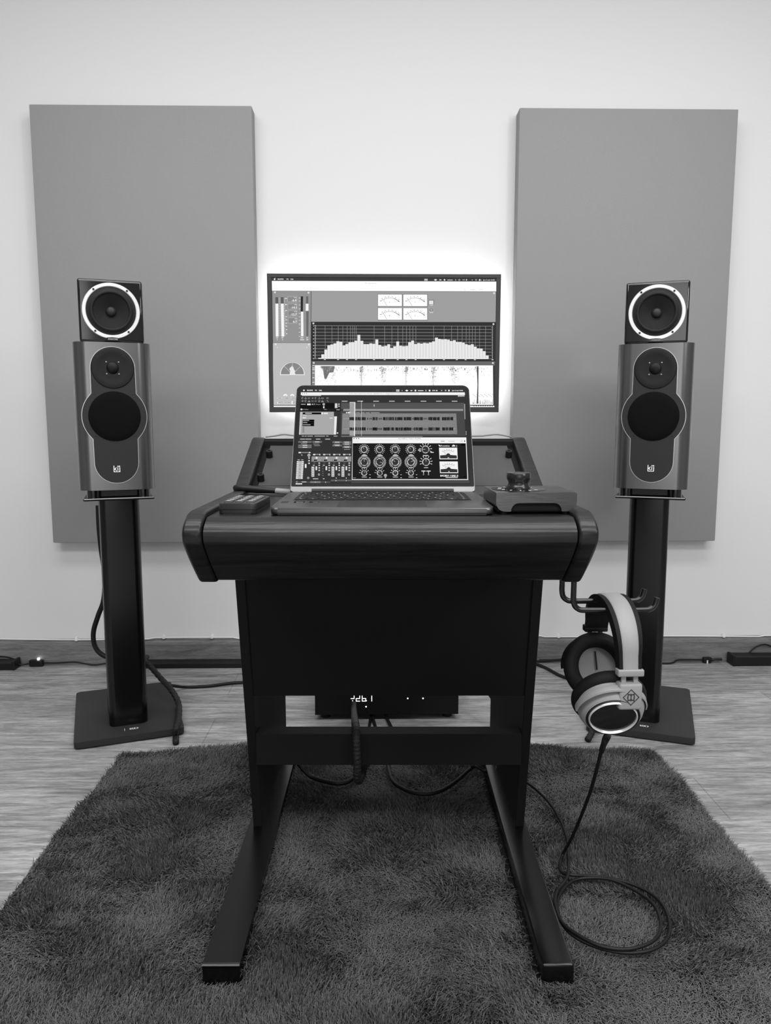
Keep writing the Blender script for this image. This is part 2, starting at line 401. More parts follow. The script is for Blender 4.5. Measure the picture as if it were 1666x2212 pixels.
# bars of the level meter
for x, sl in ((104, 6), (139, 8)):
    S.P([(x, 212), (x+19, 212), (x+20, 254), (x+1, 254)], 0.36); S.P([(x+1, 254), (x+20, 254), (x+20+sl-2, 469), (x+2+sl-2, 469)], 0.95)
for i in range(23): S.R(125+i*0.25, 219+i*11, 137+i*0.25, 221+i*11, 0.88)
for i in range(23): S.R(160+i*0.25, 219+i*11, (172 if i % 4 == 0 else 167)+i*0.25, 221+i*11, 0.9)
for i, y in enumerate((221, 260, 299, 340, 361, 382, 402, 424, 451)): S.R(168+i, 218+y-221, 180+i*0.6, 223+y-221, 0.9)
for y, lab, val in ((207, 'Peak', '-6.4'), (254, 'RMS', '-14.1'), (299, 'LUFS', '-13.7'), (346, 'LRA', '6.7')):
    k = 184+(y-207)*0.03; S.R(k, y, k+60, y+37, 0.76); S.lay = 3; S.R(k+2, y+2, k+58, y+35, 0.56); S.lay = 4
    S.T(val, k+56, y+32, 13.5, 0.98, 1); S.T(lab, k+57, y+10, 5.5, 0.95, 1); S.lay = 2
S.R(270, 206, 285, 306, 0.15); S.P([(272, 306), (287, 306), (290, 467), (274, 467)], 0.94)
for i, y in enumerate((216, 236, 262, 287, 317, 339, 362, 384, 392, 412, 440, 467)): S.P([(256+i*0.4, y), (269, y-1.5), (269, y+2), (257, y+2)], 0.92)
S.R(304, 206, 319, 254, 0.40); S.R(303, 254, 321, 301, 0.97); S.P([(306, 303), (322, 303), (322, 466), (308, 466)], 0.42)
for x, y, w in ((113, 477, 12), (147, 477, 12), (117, 490, 5), (152, 490, 5), (271, 477, 18), (268, 490, 26), (309, 477, 10), (309, 490, 12), (118, 540, 5), (310, 540, 6)):
    S.R(x, y-2.5, x+w, y+2.5, 0.93)
# needle meters
for x, y, ch, nx in ((775, 192, 'L', -45), (941, 192, '+', -50), (775, 281, 'R', -46), (941, 281, 'S', -52)):
    S.lay = 2; S.R(x-2, y-2, x+160, y+80, 0.30); S.lay = 3; S.R(x, y, x+157, y+77, 0.985); S.lay = 4
    cx, cy = x+77, y+108
    S.A(cx, cy, 84, 85.5, 0.45, 52, 128, 18); S.A(cx, cy, 84, 87, 0.25, 46, 72, 8)
    for a in range(48, 133, 9): S.A(cx, cy, 86, 90, 0.5, a, a+1.6, 1)
    for a in range(50, 133, 14): S.A(cx, cy, 93, 97, 0.55, a, a+3.4, 1)
    S.L(x+58, y+74, cx+nx+4, y+33, 1.6, 0.35); S.R(x+12, y+42, x+24, y+44.5, 0.45); S.P([(x+134, y+40), (x+143, y+46), (x+136, y+49)], 0.2)
    S.T(ch, cx-3, y+54, 8, 0.25)
S.lay = 2
S.R(1107, 228, 1143, 259, 0.45); S.R(1110, 281, 1140, 305, 0.75); S.lay = 3; S.R(1110, 232, 1138, 256, 0.93); S.R(1112, 283, 1138, 302, 0.5); S.lay = 4
S.T('CLIP', 1113, 265, 6, 0.95, 0, 24); S.T('VU', 1118, 296, 7, 0.95); S.T('PEAK', 1114, 313, 6, 0.95, 0, 22); S.T('LR', 1119, 247, 6, 0.7)
# spectrum
S.lay = 2
def sx(x, y): return x
for i in range(11): S.L(370, 398+i*21.3, 1527, 398+i*21.3, 1.8, 0.68)
for x in (430, 475, 516, 546, 574, 595, 610, 622, 633, 750, 819, 866, 906, 937, 962, 984, 1004, 1023, 1140, 1208, 1257, 1297, 1327, 1353, 1374, 1393, 1413, 1442, 1480): S.L(x, 398, x+(940-x)*0.006, 610, 1.8, 0.62)
S.L(368, 395, 368, 612, 2, 0.8); S.L(1527, 395, 1524, 612, 2, 0.7)
for i in range(21):
    S.R(362, 397+i*10.65, 368 if i % 2 else 372, 399+i*10.65, 0.95); S.R(1518, 397+i*10.65, 1526, 399+i*10.65, 0.8)
    if i % 2 == 0: S.P([(351, 399+i*10.65), (359, 396+i*10.65), (359, 402+i*10.65)], 0.95)
heights = [607, 584, 553, 525, 520, 513, 499, 502, 526, 517, 506, 505, 495, 457, 496, 517, 517, 512, 515, 487, 523, 532, 529, 518, 542, 531, 500, 528, 531, 529, 504, 494, 516, 510, 513, 509, 511, 506, 499, 474, 483, 486, 485, 488, 496, 491, 502, 502, 507, 517, 522, 517, 533, 544, 545, 562, 590]
S.lay = 3
for i, h in enumerate(heights):
    x = 388+i*19.5; S.R(x, h, x+18.2, 612, 0.93)
S.R(388, 607, 1498, 613, 0.97); S.lay = 4
for i, h in enumerate(heights): S.R(388+i*19.5+18.1, h+2, 388+i*19.5+19.5, 607, 0.60)
S.lay = 2
for x in (430, 516, 574, 633, 750, 819, 904, 961, 1021, 1137, 1206, 1290, 1348, 1408, 1524): S.R(x-6, 615.5, x+6, 620, 0.9)
# spectrogram marks
S.lay = 3
S.L(366, 656, 1526, 656, 3, 0.98); S.P([(402, 660), (494, 660), (488, 700), (460, 703), (440, 745), (428, 740), (420, 690)], 0.45)
for i in range(900):
    x = rng.choice([rng.uniform(372, 1520), rng.uniform(372, 1520), rng.normal(668, 7), rng.normal(805, 9), rng.normal(1135, 8), rng.normal(1265, 9), rng.normal(960, 4), rng.uniform(400, 500)])
    clus = any(abs(x-c) < 20 for c in (668, 808, 1135, 1270))
    y = 660+min(245, abs(rng.normal(0, 60 if clus or x < 500 else 24))); g = rng.uniform(0.45, 0.85)
    if x < 1518 and x > 370: S.R(x, y, x+rng.uniform(1, 3.5 if rng.random() > .25 else 9), y+rng.uniform(1.5, 12 if y < 690 else 4), g)
S.P([(1420, 660), (1432, 660), (1430, 780), (1428, 902), (1418, 902), (1424, 780)], 0.28)
for x in (957, 1137, 668): S.L(x, 660, x+rng.uniform(-3, 3), 788, 2, 0.55)
for i in range(40):
    x = 1392+rng.uniform(0, 132); S.L(x, 905, x+rng.uniform(-3, 3), 905-rng.uniform(6, 30), 1.3, 0.4)
for i in range(16): S.R(1392+i*8.4, 842+(i % 3)*7, 1399+i*8.4, 844+(i % 3)*7, 0.4)
for i in range(9): S.R(1396+i*15, 913, 1404+i*15, 919, 0.2)
for y in (656, 672, 683, 705, 735, 765, 790): S.R(350, y-2, 363, y+2, 0.95)
# goniometer
S.lay = 2
S.P([(220+80*math.cos(PI*i/24), 718-82*math.sin(PI*i/24)) for i in range(25)], 0.96); S.lay = 3
S.P([(220+75*math.cos(PI*i/24), 714-76*math.sin(PI*i/24)) for i in range(25)], 0.55); S.lay = 4
S.P([(202, 716), (206, 690), (200, 680), (206, 670), (214, 664), (218, 658), (226, 668), (230, 680), (238, 694), (236, 705), (242, 716)], 0.93)
for a in (45, 90, 135): S.L(220+22*math.cos(math.radians(a)), 714-22*math.sin(math.radians(a)), 220+75*math.cos(math.radians(a)), 714-75*math.sin(math.radians(a)), 2.2, 0.85)
for x in (176, 221): S.A(x, 854, 4, 14, 0.95, 0, 180, 12)
for y in (867, 894): S.R(125, y-4, 250, y+4, 0.9); S.R(128, y-2, 248, y+2, 0.3)
S.R(218, 885, 224, 905, 0.98); S.R(125, 893, 130, 903, 0.95)
S.build('display', mon, frame((-MW/2, -0.0002, -MH/2)))

# ------------------------------------------------------------------ speakers and stands
def disc_front(x, y, z): return frame((x, y, z))      # local z of lathe points to -y
def make_stand(label, loc, rot):
    t = thing('speaker_stand', label, 'speaker stand', loc, rot, 'speaker stands on the floor')
    bm = NB(); prism(bm, rrect(0.286, 0.40, 0.012), 'z', 0.004, 0.022, 0.0012); obj('base_plate', bm, PLATEGREY, t, auto=35)
    for sx_ in (-1, 1):
        for sy in (-1, 1):
            bm = NB(); lathe(bm, [(0, 0), (0.012, 0), (0.012, 0.0045), (0, 0.0045)], Matrix.Translation((sx_*0.12, sy*0.17, 0)), 16); obj('foot', bm, RUBBER, t)
    bm = NB(); prism(bm, rrect(0.104, 0.085, 0.020, 0, -0.085), 'z', 0.022, 0.662); obj('column', bm, COLBLACK, t, auto=40)
    bm = NB(); prism(bm, rrect(0.092, 0.01, 0.001, 0, -0.039), 'z', 0.022, 0.662); obj('column_groove', bm, BLACKMATT, t)
    bm = NB(); prism(bm, rrect(0.106, 0.07, 0.012, 0, 0.002), 'z', 0.022, 0.662); obj('rear_column', bm, COLBLACK, t, auto=40)
    bm = NB(); prism(bm, [(-0.088, -0.168), (0.088, -0.168), (0.09, -0.165), (0.078, 0.10), (-0.078, 0.10), (-0.09, -0.165)], 'z', 0.660, 0.667, 0.002); obj('top_plate', bm, GLOSSBLACK, t)
    for sx_ in (-1, 1):
        for y in (-0.142, 0.07):
            bm = NB(); lathe(bm, [(0, 0.667), (0.0175, 0.667), (0.0175, 0.6865), (0.016, 0.688), (0, 0.688)], Matrix.Translation((sx_*0.063, y, 0)), 28); obj('isolation_puck', bm, GLOSSBLACK, t, auto=40)
    bm = NB(); box(bm, -0.072, 0.072, -0.135, 0.09, 0.667, 0.6865, 0.002); obj('mounting_block', bm, BLACKMETAL, t)
    # bright maker's mark on the plate, in front of the column
    bm = NB(); M = frame((0.012, -0.158, 0.0222), (1, 0, 0), (0, 1, 0)); text(bm, 'ISD', M, 0.011, 0.022, 0.0004, 0.0006)
    M2 = frame((-0.013, -0.158, 0.0222), (1, 0, 0), (0, 1, 0)); box(bm, -0.0005, 0.0005, -0.008, 0.008, 0, 0.0004, mtx=M2)
    obj('badge', bm, WHITEINK, t, label='white lettering on the dark base plate')
    return t
LROT, RROT = math.radians(20), math.radians(-20.5)
LC, RC = (-0.7275, 2.171, 0), (0.803, 2.170, 0)
st = make_stand('black speaker stand on the left, with a thick cable looping beside its column', LC, LROT)
dup(st, RC, RROT, 'black speaker stand on the right, partly hidden by the hanging headphones')

KW, KD, KH = 0.192, 0.37, 0.383
def keyhole(cw, cr, ztop, zw, zbot, grow=0):
    """outline (x,z), z measured downwards from the top of the cabinet"""
    a = cw+grow; r = cr+grow; off = math.sqrt(r*r-a*a); pts = []
    for k in range(25):
        t = PI*k/24; pts.append((a*math.cos(t), -ztop+a*math.sin(t)))
    ang = math.atan2(off, -a)
    for k in range(17):
        t = math.atan2(off, -a)+(2*PI-2*math.atan2(off, -a))*k/16
        pts.append((r*math.cos(t), -zw+r*math.sin(t)))
    for k in range(25):
        t = PI+PI*k/24; pts.append((a*math.cos(t), -zbot+a*math.sin(t)))
    for k in range(17):
        t = -math.atan2(off, a)+(2*math.atan2(off, a))*k/16
        pts.append((r*math.cos(t), -zw+r*math.sin(t)))
    return pts
def make_main(label, loc, rot):
    t = thing('loudspeaker', label, 'loudspeaker', loc, rot, 'large grey loudspeakers')
    fy = -0.17                                        # front face of the cabinet
    bm = NB(); prism(bm, rrect(KW, KD, 0.036, 0, fy+KD/2, 12, 0.05), 'z', 0, KH, 0.0025, 2); obj('cabinet', bm, KIIBODY, t, auto=40)
    for grow, y, nm, m in ((0.0015, fy-0.0010, 'baffle_rim', KIIRIM), (0, fy-0.0020, 'baffle', KIIPLATE)):
        bm = NB(); pts = [(x, KH+z) for x, z in keyhole(0.054, 0.0796, 0.066, 0.190, 0.310, grow)]
        prism(bm, pts, 'y', fy+0.003, y, 0.0006, 1); obj(nm, bm, m, t, auto=40)
    f = fy-0.0020
    tz, wz = KH-0.066, KH-0.190
    bm = NB(); lathe(bm, [(0.0525, 0.0), (0.0525, 0.0018), (0.0505, 0.0024), (0.038, 0.0012), (0.030, 0.0005), (0.026, 0.0003), (0, 0.0003)], frame((0, f, tz)), 56)
    tw = obj('tweeter', bm, mat('tweeter_waveguide', 0.06, 0.5, spec=0.3), t, True)
    bm = NB(); lathe(bm, [(0.0155, 0.0002), (0.0145, 0.0016), (0.010, 0.0036), (0.005, 0.0046), (0, 0.0049)], frame((0, f, tz)), 32); obj('dome', bm, mat('tweeter_dome', 0.035, 0.45, spec=0.25), tw, True)
    for a in (45, 135, 225, 315):
        bm = NB(); M = frame((0.0215*math.cos(math.radians(a)), f-0.001, tz+0.0215*math.sin(math.radians(a)))); lathe(bm, [(0, 0), (0.0019, 0), (0.0019, 0.0012), (0.0010, 0.0015), (0, 0.0008)], M, 12)
        obj('screw', bm, mat('bright_screw', 0.6, 0.3, metal=0.8), tw)
    for a in (50, 130, 230, 310):
        bm = NB(); M = frame((0.0445*math.cos(math.radians(a)), f-0.001, tz+0.0445*math.sin(math.radians(a)))); lathe(bm, [(0, 0.0), (0.0026, 0), (0.0026, 0.0008), (0, 0.0003)], M, 12)
        obj('rim_screw', bm, mat('black_screw', 0.06, 0.5), tw)
    bm = NB(); lathe(bm, [(0.0645, 0), (0.0645, 0.0012), (0.0635, 0.0020), (0.045, 0.0042), (0.02, 0.0055), (0, 0.0058)], frame((0, f, wz)), 64); wf = obj('woofer', bm, GRILLE, t, True)
    for a in (48, 132, 228, 312):
        bm = NB(); M = frame((0.0725*math.cos(math.radians(a)), f, wz+0.0725*math.sin(math.radians(a)))); lathe(bm, [(0, 0), (0.003, 0), (0.003, 0.001), (0, 0.0006)], M, 12)
        obj('screw', bm, mat('black_screw', 0.06, 0.5), wf)
    # lit emblem: k, two i's tied by an underline
    bm = NB(); lz = KH-0.327; u = 0.0168/14
    def q(x0, z0, x1, z1): box(bm, x0*u, x1*u, f-0.0006, f, lz+z0*u, lz+z1*u)
    q(-7, -7, -5.7, 7); q(-5.7, -7, 6.2, -6); q(1.0, -4.2, 2.2, 3.2); q(1.0, 4.4, 2.6, 6.6); q(4.9, -6, 6.2, 3.2); q(3.8, 4.4, 6.2, 6.6)
    for (xa, za, xb, zb) in ((-5.6, -1.2, -1.2, 3.2), (-4.4, -0.2, -1.0, -4.6)):
        bm2 = bm; d = Vector((xb-xa, 0, zb-za)).normalized(); n_ = Vector((-d.z, 0, d.x))*0.6
        A_, B_ = Vector((xa, 0, za)), Vector((xb, 0, zb))
        prism(bm, [((p.x)*u, lz+p.z*u) for p in (A_+n_, B_+n_, B_-n_, A_-n_)], 'y', f-0.0006, f)
    obj('emblem', bm, glow('lit_emblem', 0.97, 1.3), t, label='glowing white emblem low on the baffle')
    for s in (-1, 1):                                   # side-firing woofers
        M = frame((s*KW/2, fy+0.20, KH*0.52), (0, s, 0), (0, 0, 1))
        bm = NB(); lathe(bm, [(0.088, -0.002), (0.088, 0.003), (0.083, 0.005), (0.080, 0.003)], M, 56); sw = obj('side_woofer', bm, KIIRIM, t, True)
        bm = NB(); lathe(bm, [(0.081, 0.0025), (0.05, 0.004), (0, 0.005)], M, 48); obj('mesh', bm, GRILLE, sw, True)
    return t
ks = make_main('grey loudspeaker with lit emblem on the left stand', (LC[0], LC[1], 0.688), math.radians(19))
dup(ks, (RC[0], RC[1], 0.688), RROT, 'grey loudspeaker with lit emblem on the right stand')

def make_cube(label, loc, rot):
    t = thing('cube_speaker', label, 'speaker', loc, rot, 'small cube speakers')
    w, h = 0.158, 0.158
    bm = NB(); box(bm, -w/2, w/2, 0, 0.15, 0, h, 0.006, 3); obj('cabinet', bm, GLOSSBLACK, t, auto=35)
    M = frame((0, 0, h*0.50))
    bm = NB(); lathe(bm, [(0.0705, 0), (0.0705, 0.003), (0.0695, 0.0042), (0.0625, 0.0042), (0.061, 0.003), (0.061, 0.0)], M, 72); rg = obj('trim_ring', bm, CHROME, t, auto=35)
    for a in (52, 128, 232, 308):
        bm = NB(); Q = frame((0.0658*math.cos(math.radians(a)), -0.004, h*0.5+0.0658*math.sin(math.radians(a)))); lathe(bm, [(0, 0), (0.0028, 0), (0.0028, 0.001), (0.0012, 0.0008), (0, 0.0002)], Q, 14)
        obj('screw', bm, mat('dark_screw', 0.16, 0.4, metal=0.5), rg)
    bm = NB(); lathe(bm, [(0.0612, 0.0024), (0.053, 0.0024), (0.0515, 0.0042), (0.048, 0.0056), (0.0445, 0.0042), (0.0432, 0.0018)], M, 64); obj('surround', bm, RUBBER, t, True)
    bm = NB(); lathe(bm, [(0.0435, 0.0020), (0.030, -0.004), (0.018, -0.010), (0.012, -0.0125)], M, 56); cn = obj('cone', bm, CONE, t, True)
    # the cabinet front is opened behind the cone by a dark well
    bm = NB(); lathe(bm, [(0.0130, -0.0125), (0.0125, -0.008), (0.0095, -0.004), (0.005, -0.0022), (0, -0.0018)], M, 32); obj('dust_cap', bm, DOMEM, cn, True)
    bm = NB(); prism(bm, [(-0.019, 0.0045), (0.019, 0.0045), (0.013, 0.0115), (0.0, 0.0125), (-0.013, 0.0115)], 'y', -0.0052, -0.001); nb = obj('name_plate', bm, GLOSSBLACK, t)
    bm = NB(); text(bm, 'AVANTONE', frame((0.001, -0.0053, 0.0078)), 0.0038, 0.024, 0.0002, 0.00012); obj('lettering', bm, WHITEINK, nb)
    return t
def cube_open(t):
    """carve the driver well: replace the flat front of the cabinet by a front with a round opening"""
    cab = [c for c in t.children if c.name.startswith('cabinet')][0]
    bm = NB(); bm.from_mesh(cab.data)
    ff = min(bm.faces, key=lambda f: f.calc_center_median().y if f.calc_area() > 0.01 else 9)
    es = list(ff.edges); loop = [l.vert for l in ff.loops]; n = 64; h = 0.158
    bmesh.ops.delete(bm, geom=[ff], context='FACES_ONLY')
    ring = [bm.verts.new((0.0615*math.cos(2*PI*i/n), 0, h/2+0.0615*math.sin(2*PI*i/n))) for i in range(n)]
    inner = [bm.verts.new((v.co.x, 0.04, v.co.z)) for v in ring]
    re = [bm.edges.new((ring[i], ring[(i+1) % n])) for i in range(n)]
    bmesh.ops.triangle_fill(bm, use_beauty=True, edges=[e for e in bm.edges if e.is_valid and len(e.link_faces) <= 1 and all(abs(v.co.y) < 1e-5 for v in e.verts)])
    for f in [f for f in bm.faces if all(abs(v.co.y) < 1e-5 for v in f.verts)]:
        c = f.calc_center_median()
        if math.hypot(c.x, c.z-h/2) < 0.0605: bm.faces.remove(f)
    for i in range(n): bm.faces.new((ring[i], ring[(i+1) % n], inner[(i+1) % n], inner[i]))
    bm.faces.new(inner)
    bmesh.ops.recalc_face_normals(bm, faces=bm.faces[:])
    for f in bm.faces:
        if all(abs(v.co.y) < 1e-5 for v in f.verts): f.smooth = False
    bm.to_mesh(cab.data); bm.free()
def on_top(c, rot, dx, dy): return (c[0]+dx*math.cos(rot)-dy*math.sin(rot), c[1]+dx*math.sin(rot)+dy*math.cos(rot))
LA, RA = math.radians(20), math.radians(-20)
cl = on_top(LC, LROT, 0.0, -0.165); crr = on_top(RC, RROT, 0.0, -0.165)
cs = make_cube('small glossy black cube speaker on top of the left grey loudspeaker', (cl[0]-0.0005, cl[1], 0.688+KH), LA)
cube_open(cs)
dup(cs, (crr[0]-0.0025, crr[1], 0.688+KH), RA, 'small glossy black cube speaker on top of the right grey loudspeaker')
# ------------------------------------------------------------------ the desk (its own axis follows the camera's heading)
def W(x, y, z=0):         # desk-aligned (x right, y away) to room
    return Vector((x*math.cos(YAW)+y*math.sin(YAW), -x*math.sin(YAW)+y*math.cos(YAW), z))
DX = 0.0065
desk = thing('studio_desk', 'black wooden console desk with a sloped rack in the middle of the rug', 'desk', W(DX, 1.0), -YAW)
def sm(p): return [(v.x, v.y) for v in spline([(a, b, 0) for a, b in p], 4)]
def D(pts): return [(y-1.0, z) for y, z in pts]
CH_OUT = D(sm([(1.0319, .748), (1.0169, .7405), (1.008, .734), (1.0037, .7266), (1.0037, .718), (1.0082, .7083), (1.028, .6888), (1.0513, .6693), (1.0771, .6491), (1.090, .6405), (1.102, .6375)])+[
            (1.60, .6375), (1.612, .645), (1.612, .80), (1.60, .828), (1.585, .836), (1.564, .8379), (1.553, .8345), (1.356, .7505), (1.347, .7488), (1.08, .7505), (1.05, .7505)])
for s in (-1, 1):
    bm = NB(); soft_prism(bm, CH_OUT, s*0.28, s*0.2535, 0.005); obj('side_cheek', bm, BLACKWOOD, desk, auto=40)
NOSE = D(sm([(1.0345, .7430), (1.0215, .7375), (1.0095, .7285), (1.0075, .718), (1.012, .7083), (1.031, .6898), (1.054, .6703), (1.080, .6505), (1.092, .6430), (1.104, .6400)])+[(1.13, .6400), (1.13, .6415), (1.06, .6900), (1.045, .72), (1.06, .7430)])
bm = NB(); prism(bm, NOSE, 'x', -0.2515, 0.2515); obj('front_rail', bm, BLACKWOOD, desk, auto=50)
bm = NB(); box(bm, -0.2535, 0.2535, 0.058, 0.353, 0.722, 0.7425, 0.001); obj('desktop', bm, BLACKWOOD, desk)
bm = NB(); box(bm, -0.2535, 0.2535, 0.11, 0.60, 0.640, 0.650); obj('underside_board', bm, BLACKMATT, desk)
bm = NB(); prism(bm, D([(1.353, .7425), (1.394, .7535), (1.394, .7505), (1.353, .7395)]), 'x', -0.2525, 0.2525); lp = obj('lower_rack_panel', bm, RACKGREY, desk)
bm = NB(); sl = Matrix.Translation((-0.2385, 0.3775, 0.7497)) @ Matrix.Rotation(math.radians(15), 4, 'X')
prism(bm, rrect(0.017, 0.008, 0.0039), 'z', -0.002, 0.0006); bmesh.ops.transform(bm, matrix=sl, verts=bm.verts[:]); obj('slot', bm, BLACKMATT, lp)
bm = NB(); prism(bm, D([(1.3945, .7545), (1.553, .8215), (1.553, .8185), (1.3945, .7515)]), 'x', -0.241, 0.241); rp = obj('rack_panel', bm, RACKGREY, desk)
bm = NB()
for s in (-1, 1): prism(bm, D([(1.3945, .7500), (1.562, .8208), (1.562, .815), (1.3945, .744)]), 'x', s*0.2535, s*0.2412)
prism(bm, D([(1.553, .8300), (1.566, .8355), (1.572, .834), (1.572, .80), (1.553, .80)]), 'x', -0.2535, 0.2535)
obj('rack_frame', bm, BLACKMATT, desk)
for x, y, z in ((-0.236, 1.5047, 0.8011), (0.237, 1.5047, 0.8011), (-0.2455+0.007, 1.412, 0.7619), (0.238, 1.412, 0.7619)):
    M = Matrix.Translation((x, y-1.0, z)) @ Matrix.Rotation(math.radians(23), 4, 'X'); bm = NB()
    lathe(bm, [(0, 0), (0.0066, 0), (0.0066, 0.011), (0.0060, 0.0135), (0.003, 0.0138), (0.0025, 0.0125), (0, 0.0125)], M, 24); obj('thumb_screw', bm, PLASTIC, rp, auto=40)
# tilted end boards, feet, front board, cross bar
def leg_x(y0, y1): return
for s in (-1, 1):
    bm = NB(); prism(bm, D([(1.334, .6375), (1.474, .030), (1.86, .030), (1.85, .36), (1.60, .6375)]), 'x', s*0.2785, s*0.2605, 0.001, 1); obj('end_board', bm, BLACKMATT, desk)
    bm = NB(); box(bm, s*0.2348, s*0.2848, 0.073, 0.90, 0.006, 0.0435, 0.004, 3); obj('foot_rail', bm, mat('satin_black_rail', 0.03, 0.25, spec=0.6), desk, auto=40)
bm = NB(); prism(bm, D([(1.338, .6375), (1.404, .348), (1.424, .348), (1.358, .6375)]), 'x', -0.2605, 0.2605); obj('modesty_board', bm, BLACKMATT, desk)
bm = NB(); box(bm, -0.2605, 0.2605, 0.42, 0.457, 0.200, 0.264, 0.001); obj('cross_bar', bm, BLACKMATT, desk)

# ------------------------------------------------------------------ laptop
LWd, LH = 0.3126, 0.2165
lap = thing('laptop', 'open dark grey laptop on the desktop showing audio software', 'laptop', W(-0.0048, 1.05, 0.7425), -YAW)
bm = NB(); prism(bm, rrect(LWd, 0.229, 0.011, 0, 0.1145), 'z', 0.0015, 0.0118, 0.0035, 3); base = obj('base', bm, ALU, lap, auto=50)
for x in (-0.125, 0.125):
    for y in (0.022, 0.205):
        bm = NB(); lathe(bm, [(0, 0), (0.013, 0), (0.015, 0.0016), (0, 0.0018)], Matrix.Translation((x, y, 0)), 24); obj('rubber_foot', bm, RUBBER, lap)
bm = NB(); prism(bm, rrect(0.128, 0.075, 0.004, 0, 0.049), 'z', 0.0118, 0.01205); obj('trackpad', bm, ALUDARK, lap)
# keyboard: sunk black tray with six rows of caps and lit legends
bm = NB(); kz = 0.0121
box(bm, -0.1355, 0.1355, 0.095, 0.208, 0.0110, kz-0.00005)
leg_quads = []
rows = [(0.0985, [1, 1, 1, 1.25, 5.2, 1.25, 1, 1, 1, 1]), (0.1175, [2.3]+[1]*10+[2.3]), (0.1365, [1.8]+[1]*11+[1.8]), (0.1555, [1.5]+[1]*12+[1.1]), (0.1745, [1]*13+[1.6]), (0.1935, [1.3]+[1]*12+[1.3])]
for y, ks_ in rows:
    tot = sum(ks_); un = 0.268/tot; x = -0.134
    for k in ks_:
        w_ = k*un; box(bm, x+0.0012, x+w_-0.0012, y, y+0.0165, kz, kz+0.0009, 0.0003, 1)
        lx = x+w_/2 if k <= 1.05 else (x+0.006 if x < 0 else x+w_-0.008)
        if k < 5: leg_quads.append((lx, y+0.008)); 
        x += w_
for f in bm.faces: f.material_index = 0
nf = len(bm.faces)
for lx, ly in leg_quads:
    ww = rng.uniform(0.0016, 0.0035); vs = [bm.verts.new(p) for p in ((lx-ww/2, ly-0.0022, kz+0.00096), (lx+ww/2, ly-0.0022, kz+0.00096), (lx+ww/2, ly+0.0022, kz+0.00096), (lx-ww/2, ly+0.0022, kz+0.00096))]
    bm.faces.new(vs).material_index = 1
obj('keyboard', bm, [KEYCAP, glow('key_legend_light', 0.8, 0.9)], lap)
bm = NB()
for x0, x1 in ((-0.150, -0.139), (-0.131, -0.115), (-0.108, -0.094)): prism(bm, rrect(x1-x0, 0.022, 0.003, (x0+x1)/2, 0.070), 'z', 0.0118, 0.0120)
obj('palm_rest_patch', bm, GLOSSBLACK, lap, label='glossy black patches on the palm rest')  # row of dark glossy rectangles
TILT = math.atan2(0.936-0.754, 1.3955-1.279)
hx = frame((-LWd/2, 0.229, 0.0118), (1, 0, 0), (0, math.cos(TILT), math.sin(TILT)))     # x right, y up the lid, z to viewer
bm = NB(); prism(bm, [(p[0], p[1]) for p in rrect(LWd, LH, 0.004, LWd/2, LH/2, 8, 0.012)], 'z', -0.0045, 0.0, 0.001, 2); bmesh.ops.transform(bm, matrix=hx, verts=bm.verts[:]); lid = obj('lid', bm, ALU, lap, auto=40)
bm = NB(); prism(bm, rrect(LWd-0.0016, LH-0.0105, 0.002, LWd/2, LH/2+0.0045, 8, 0.0112), 'z', 0.0, 0.0005); bmesh.ops.transform(bm, matrix=hx, verts=bm.verts[:]); obj('bezel', bm, BEZEL, lap)
bm = NB(); tube(bm, [(-0.12, 0.2285, 0.0125), (0.12, 0.2285, 0.0125)], 0.0045, 14); obj('hinge', bm, PLASTIC, lap, auto=50)
T = Screen([(86, 45), (1571, 45), (1618, 945), (32, 945)], LWd, LH)
T.P([(118, 104), (1536, 104), (1580, 880), (76, 880)], 0.19)
T.lay = 1
# menu bar
T.C(148, 90, 7, 0.95, 12); T.T('REAPER', 175, 95, 10.5, 0.95, 0, 50); T.T('FX', 244, 95, 10.5, 0.95, 0, 16); T.T('Edit', 279, 95, 10.5, 0.95, 0, 24)
T.R(943, 83, 971, 101, 0.8); T.lay = 2; T.T('ES', 948, 97, 9, 0.2); T.lay = 1
T.R(992, 88, 997, 97, 0.8); T.P([(1020, 92), (1035, 84), (1049, 92), (1035, 100)], 0.95); T.R(1066, 89, 1083, 96, 0.9); T.C(1109, 92, 8, 0.92, 14); T.R(1130, 90, 1178, 96, 0.9)
T.R(1197, 85, 1202, 99, 0.9); T.C(1231, 92, 8, 0.92, 14); T.T('80%', 1254, 96, 9, 0.9, 0, 26); T.C(1293, 92, 6, 0.9, 10)
T.P([(1328, 89), (1342, 89), (1335, 97)], 0.9); T.A(1369, 91, 3, 6, 0.9); T.R(1392, 85, 1404, 98, 0.95); T.T('Jeu 2 mai 15:05', 1424, 96, 9.5, 0.95, 0, 94)
T.P([(122, 107), (1534, 107), (1536, 130), (121, 130)], 0.95)
T.lay = 2
for x in (135, 153, 171): T.C(x, 117, 4, 0.6, 10)
T.T('Audio patch Speech [modified] - REAPER v7.11 - Registered to individual, Commercial license', 536, 122, 7, 0.55, 0, 600)
T.lay = 1
T.R(132, 131, 296, 137, 0.85); T.R(1474, 133, 1532, 144, 0.85); T.R(118, 140, 1536, 186, 0.19)
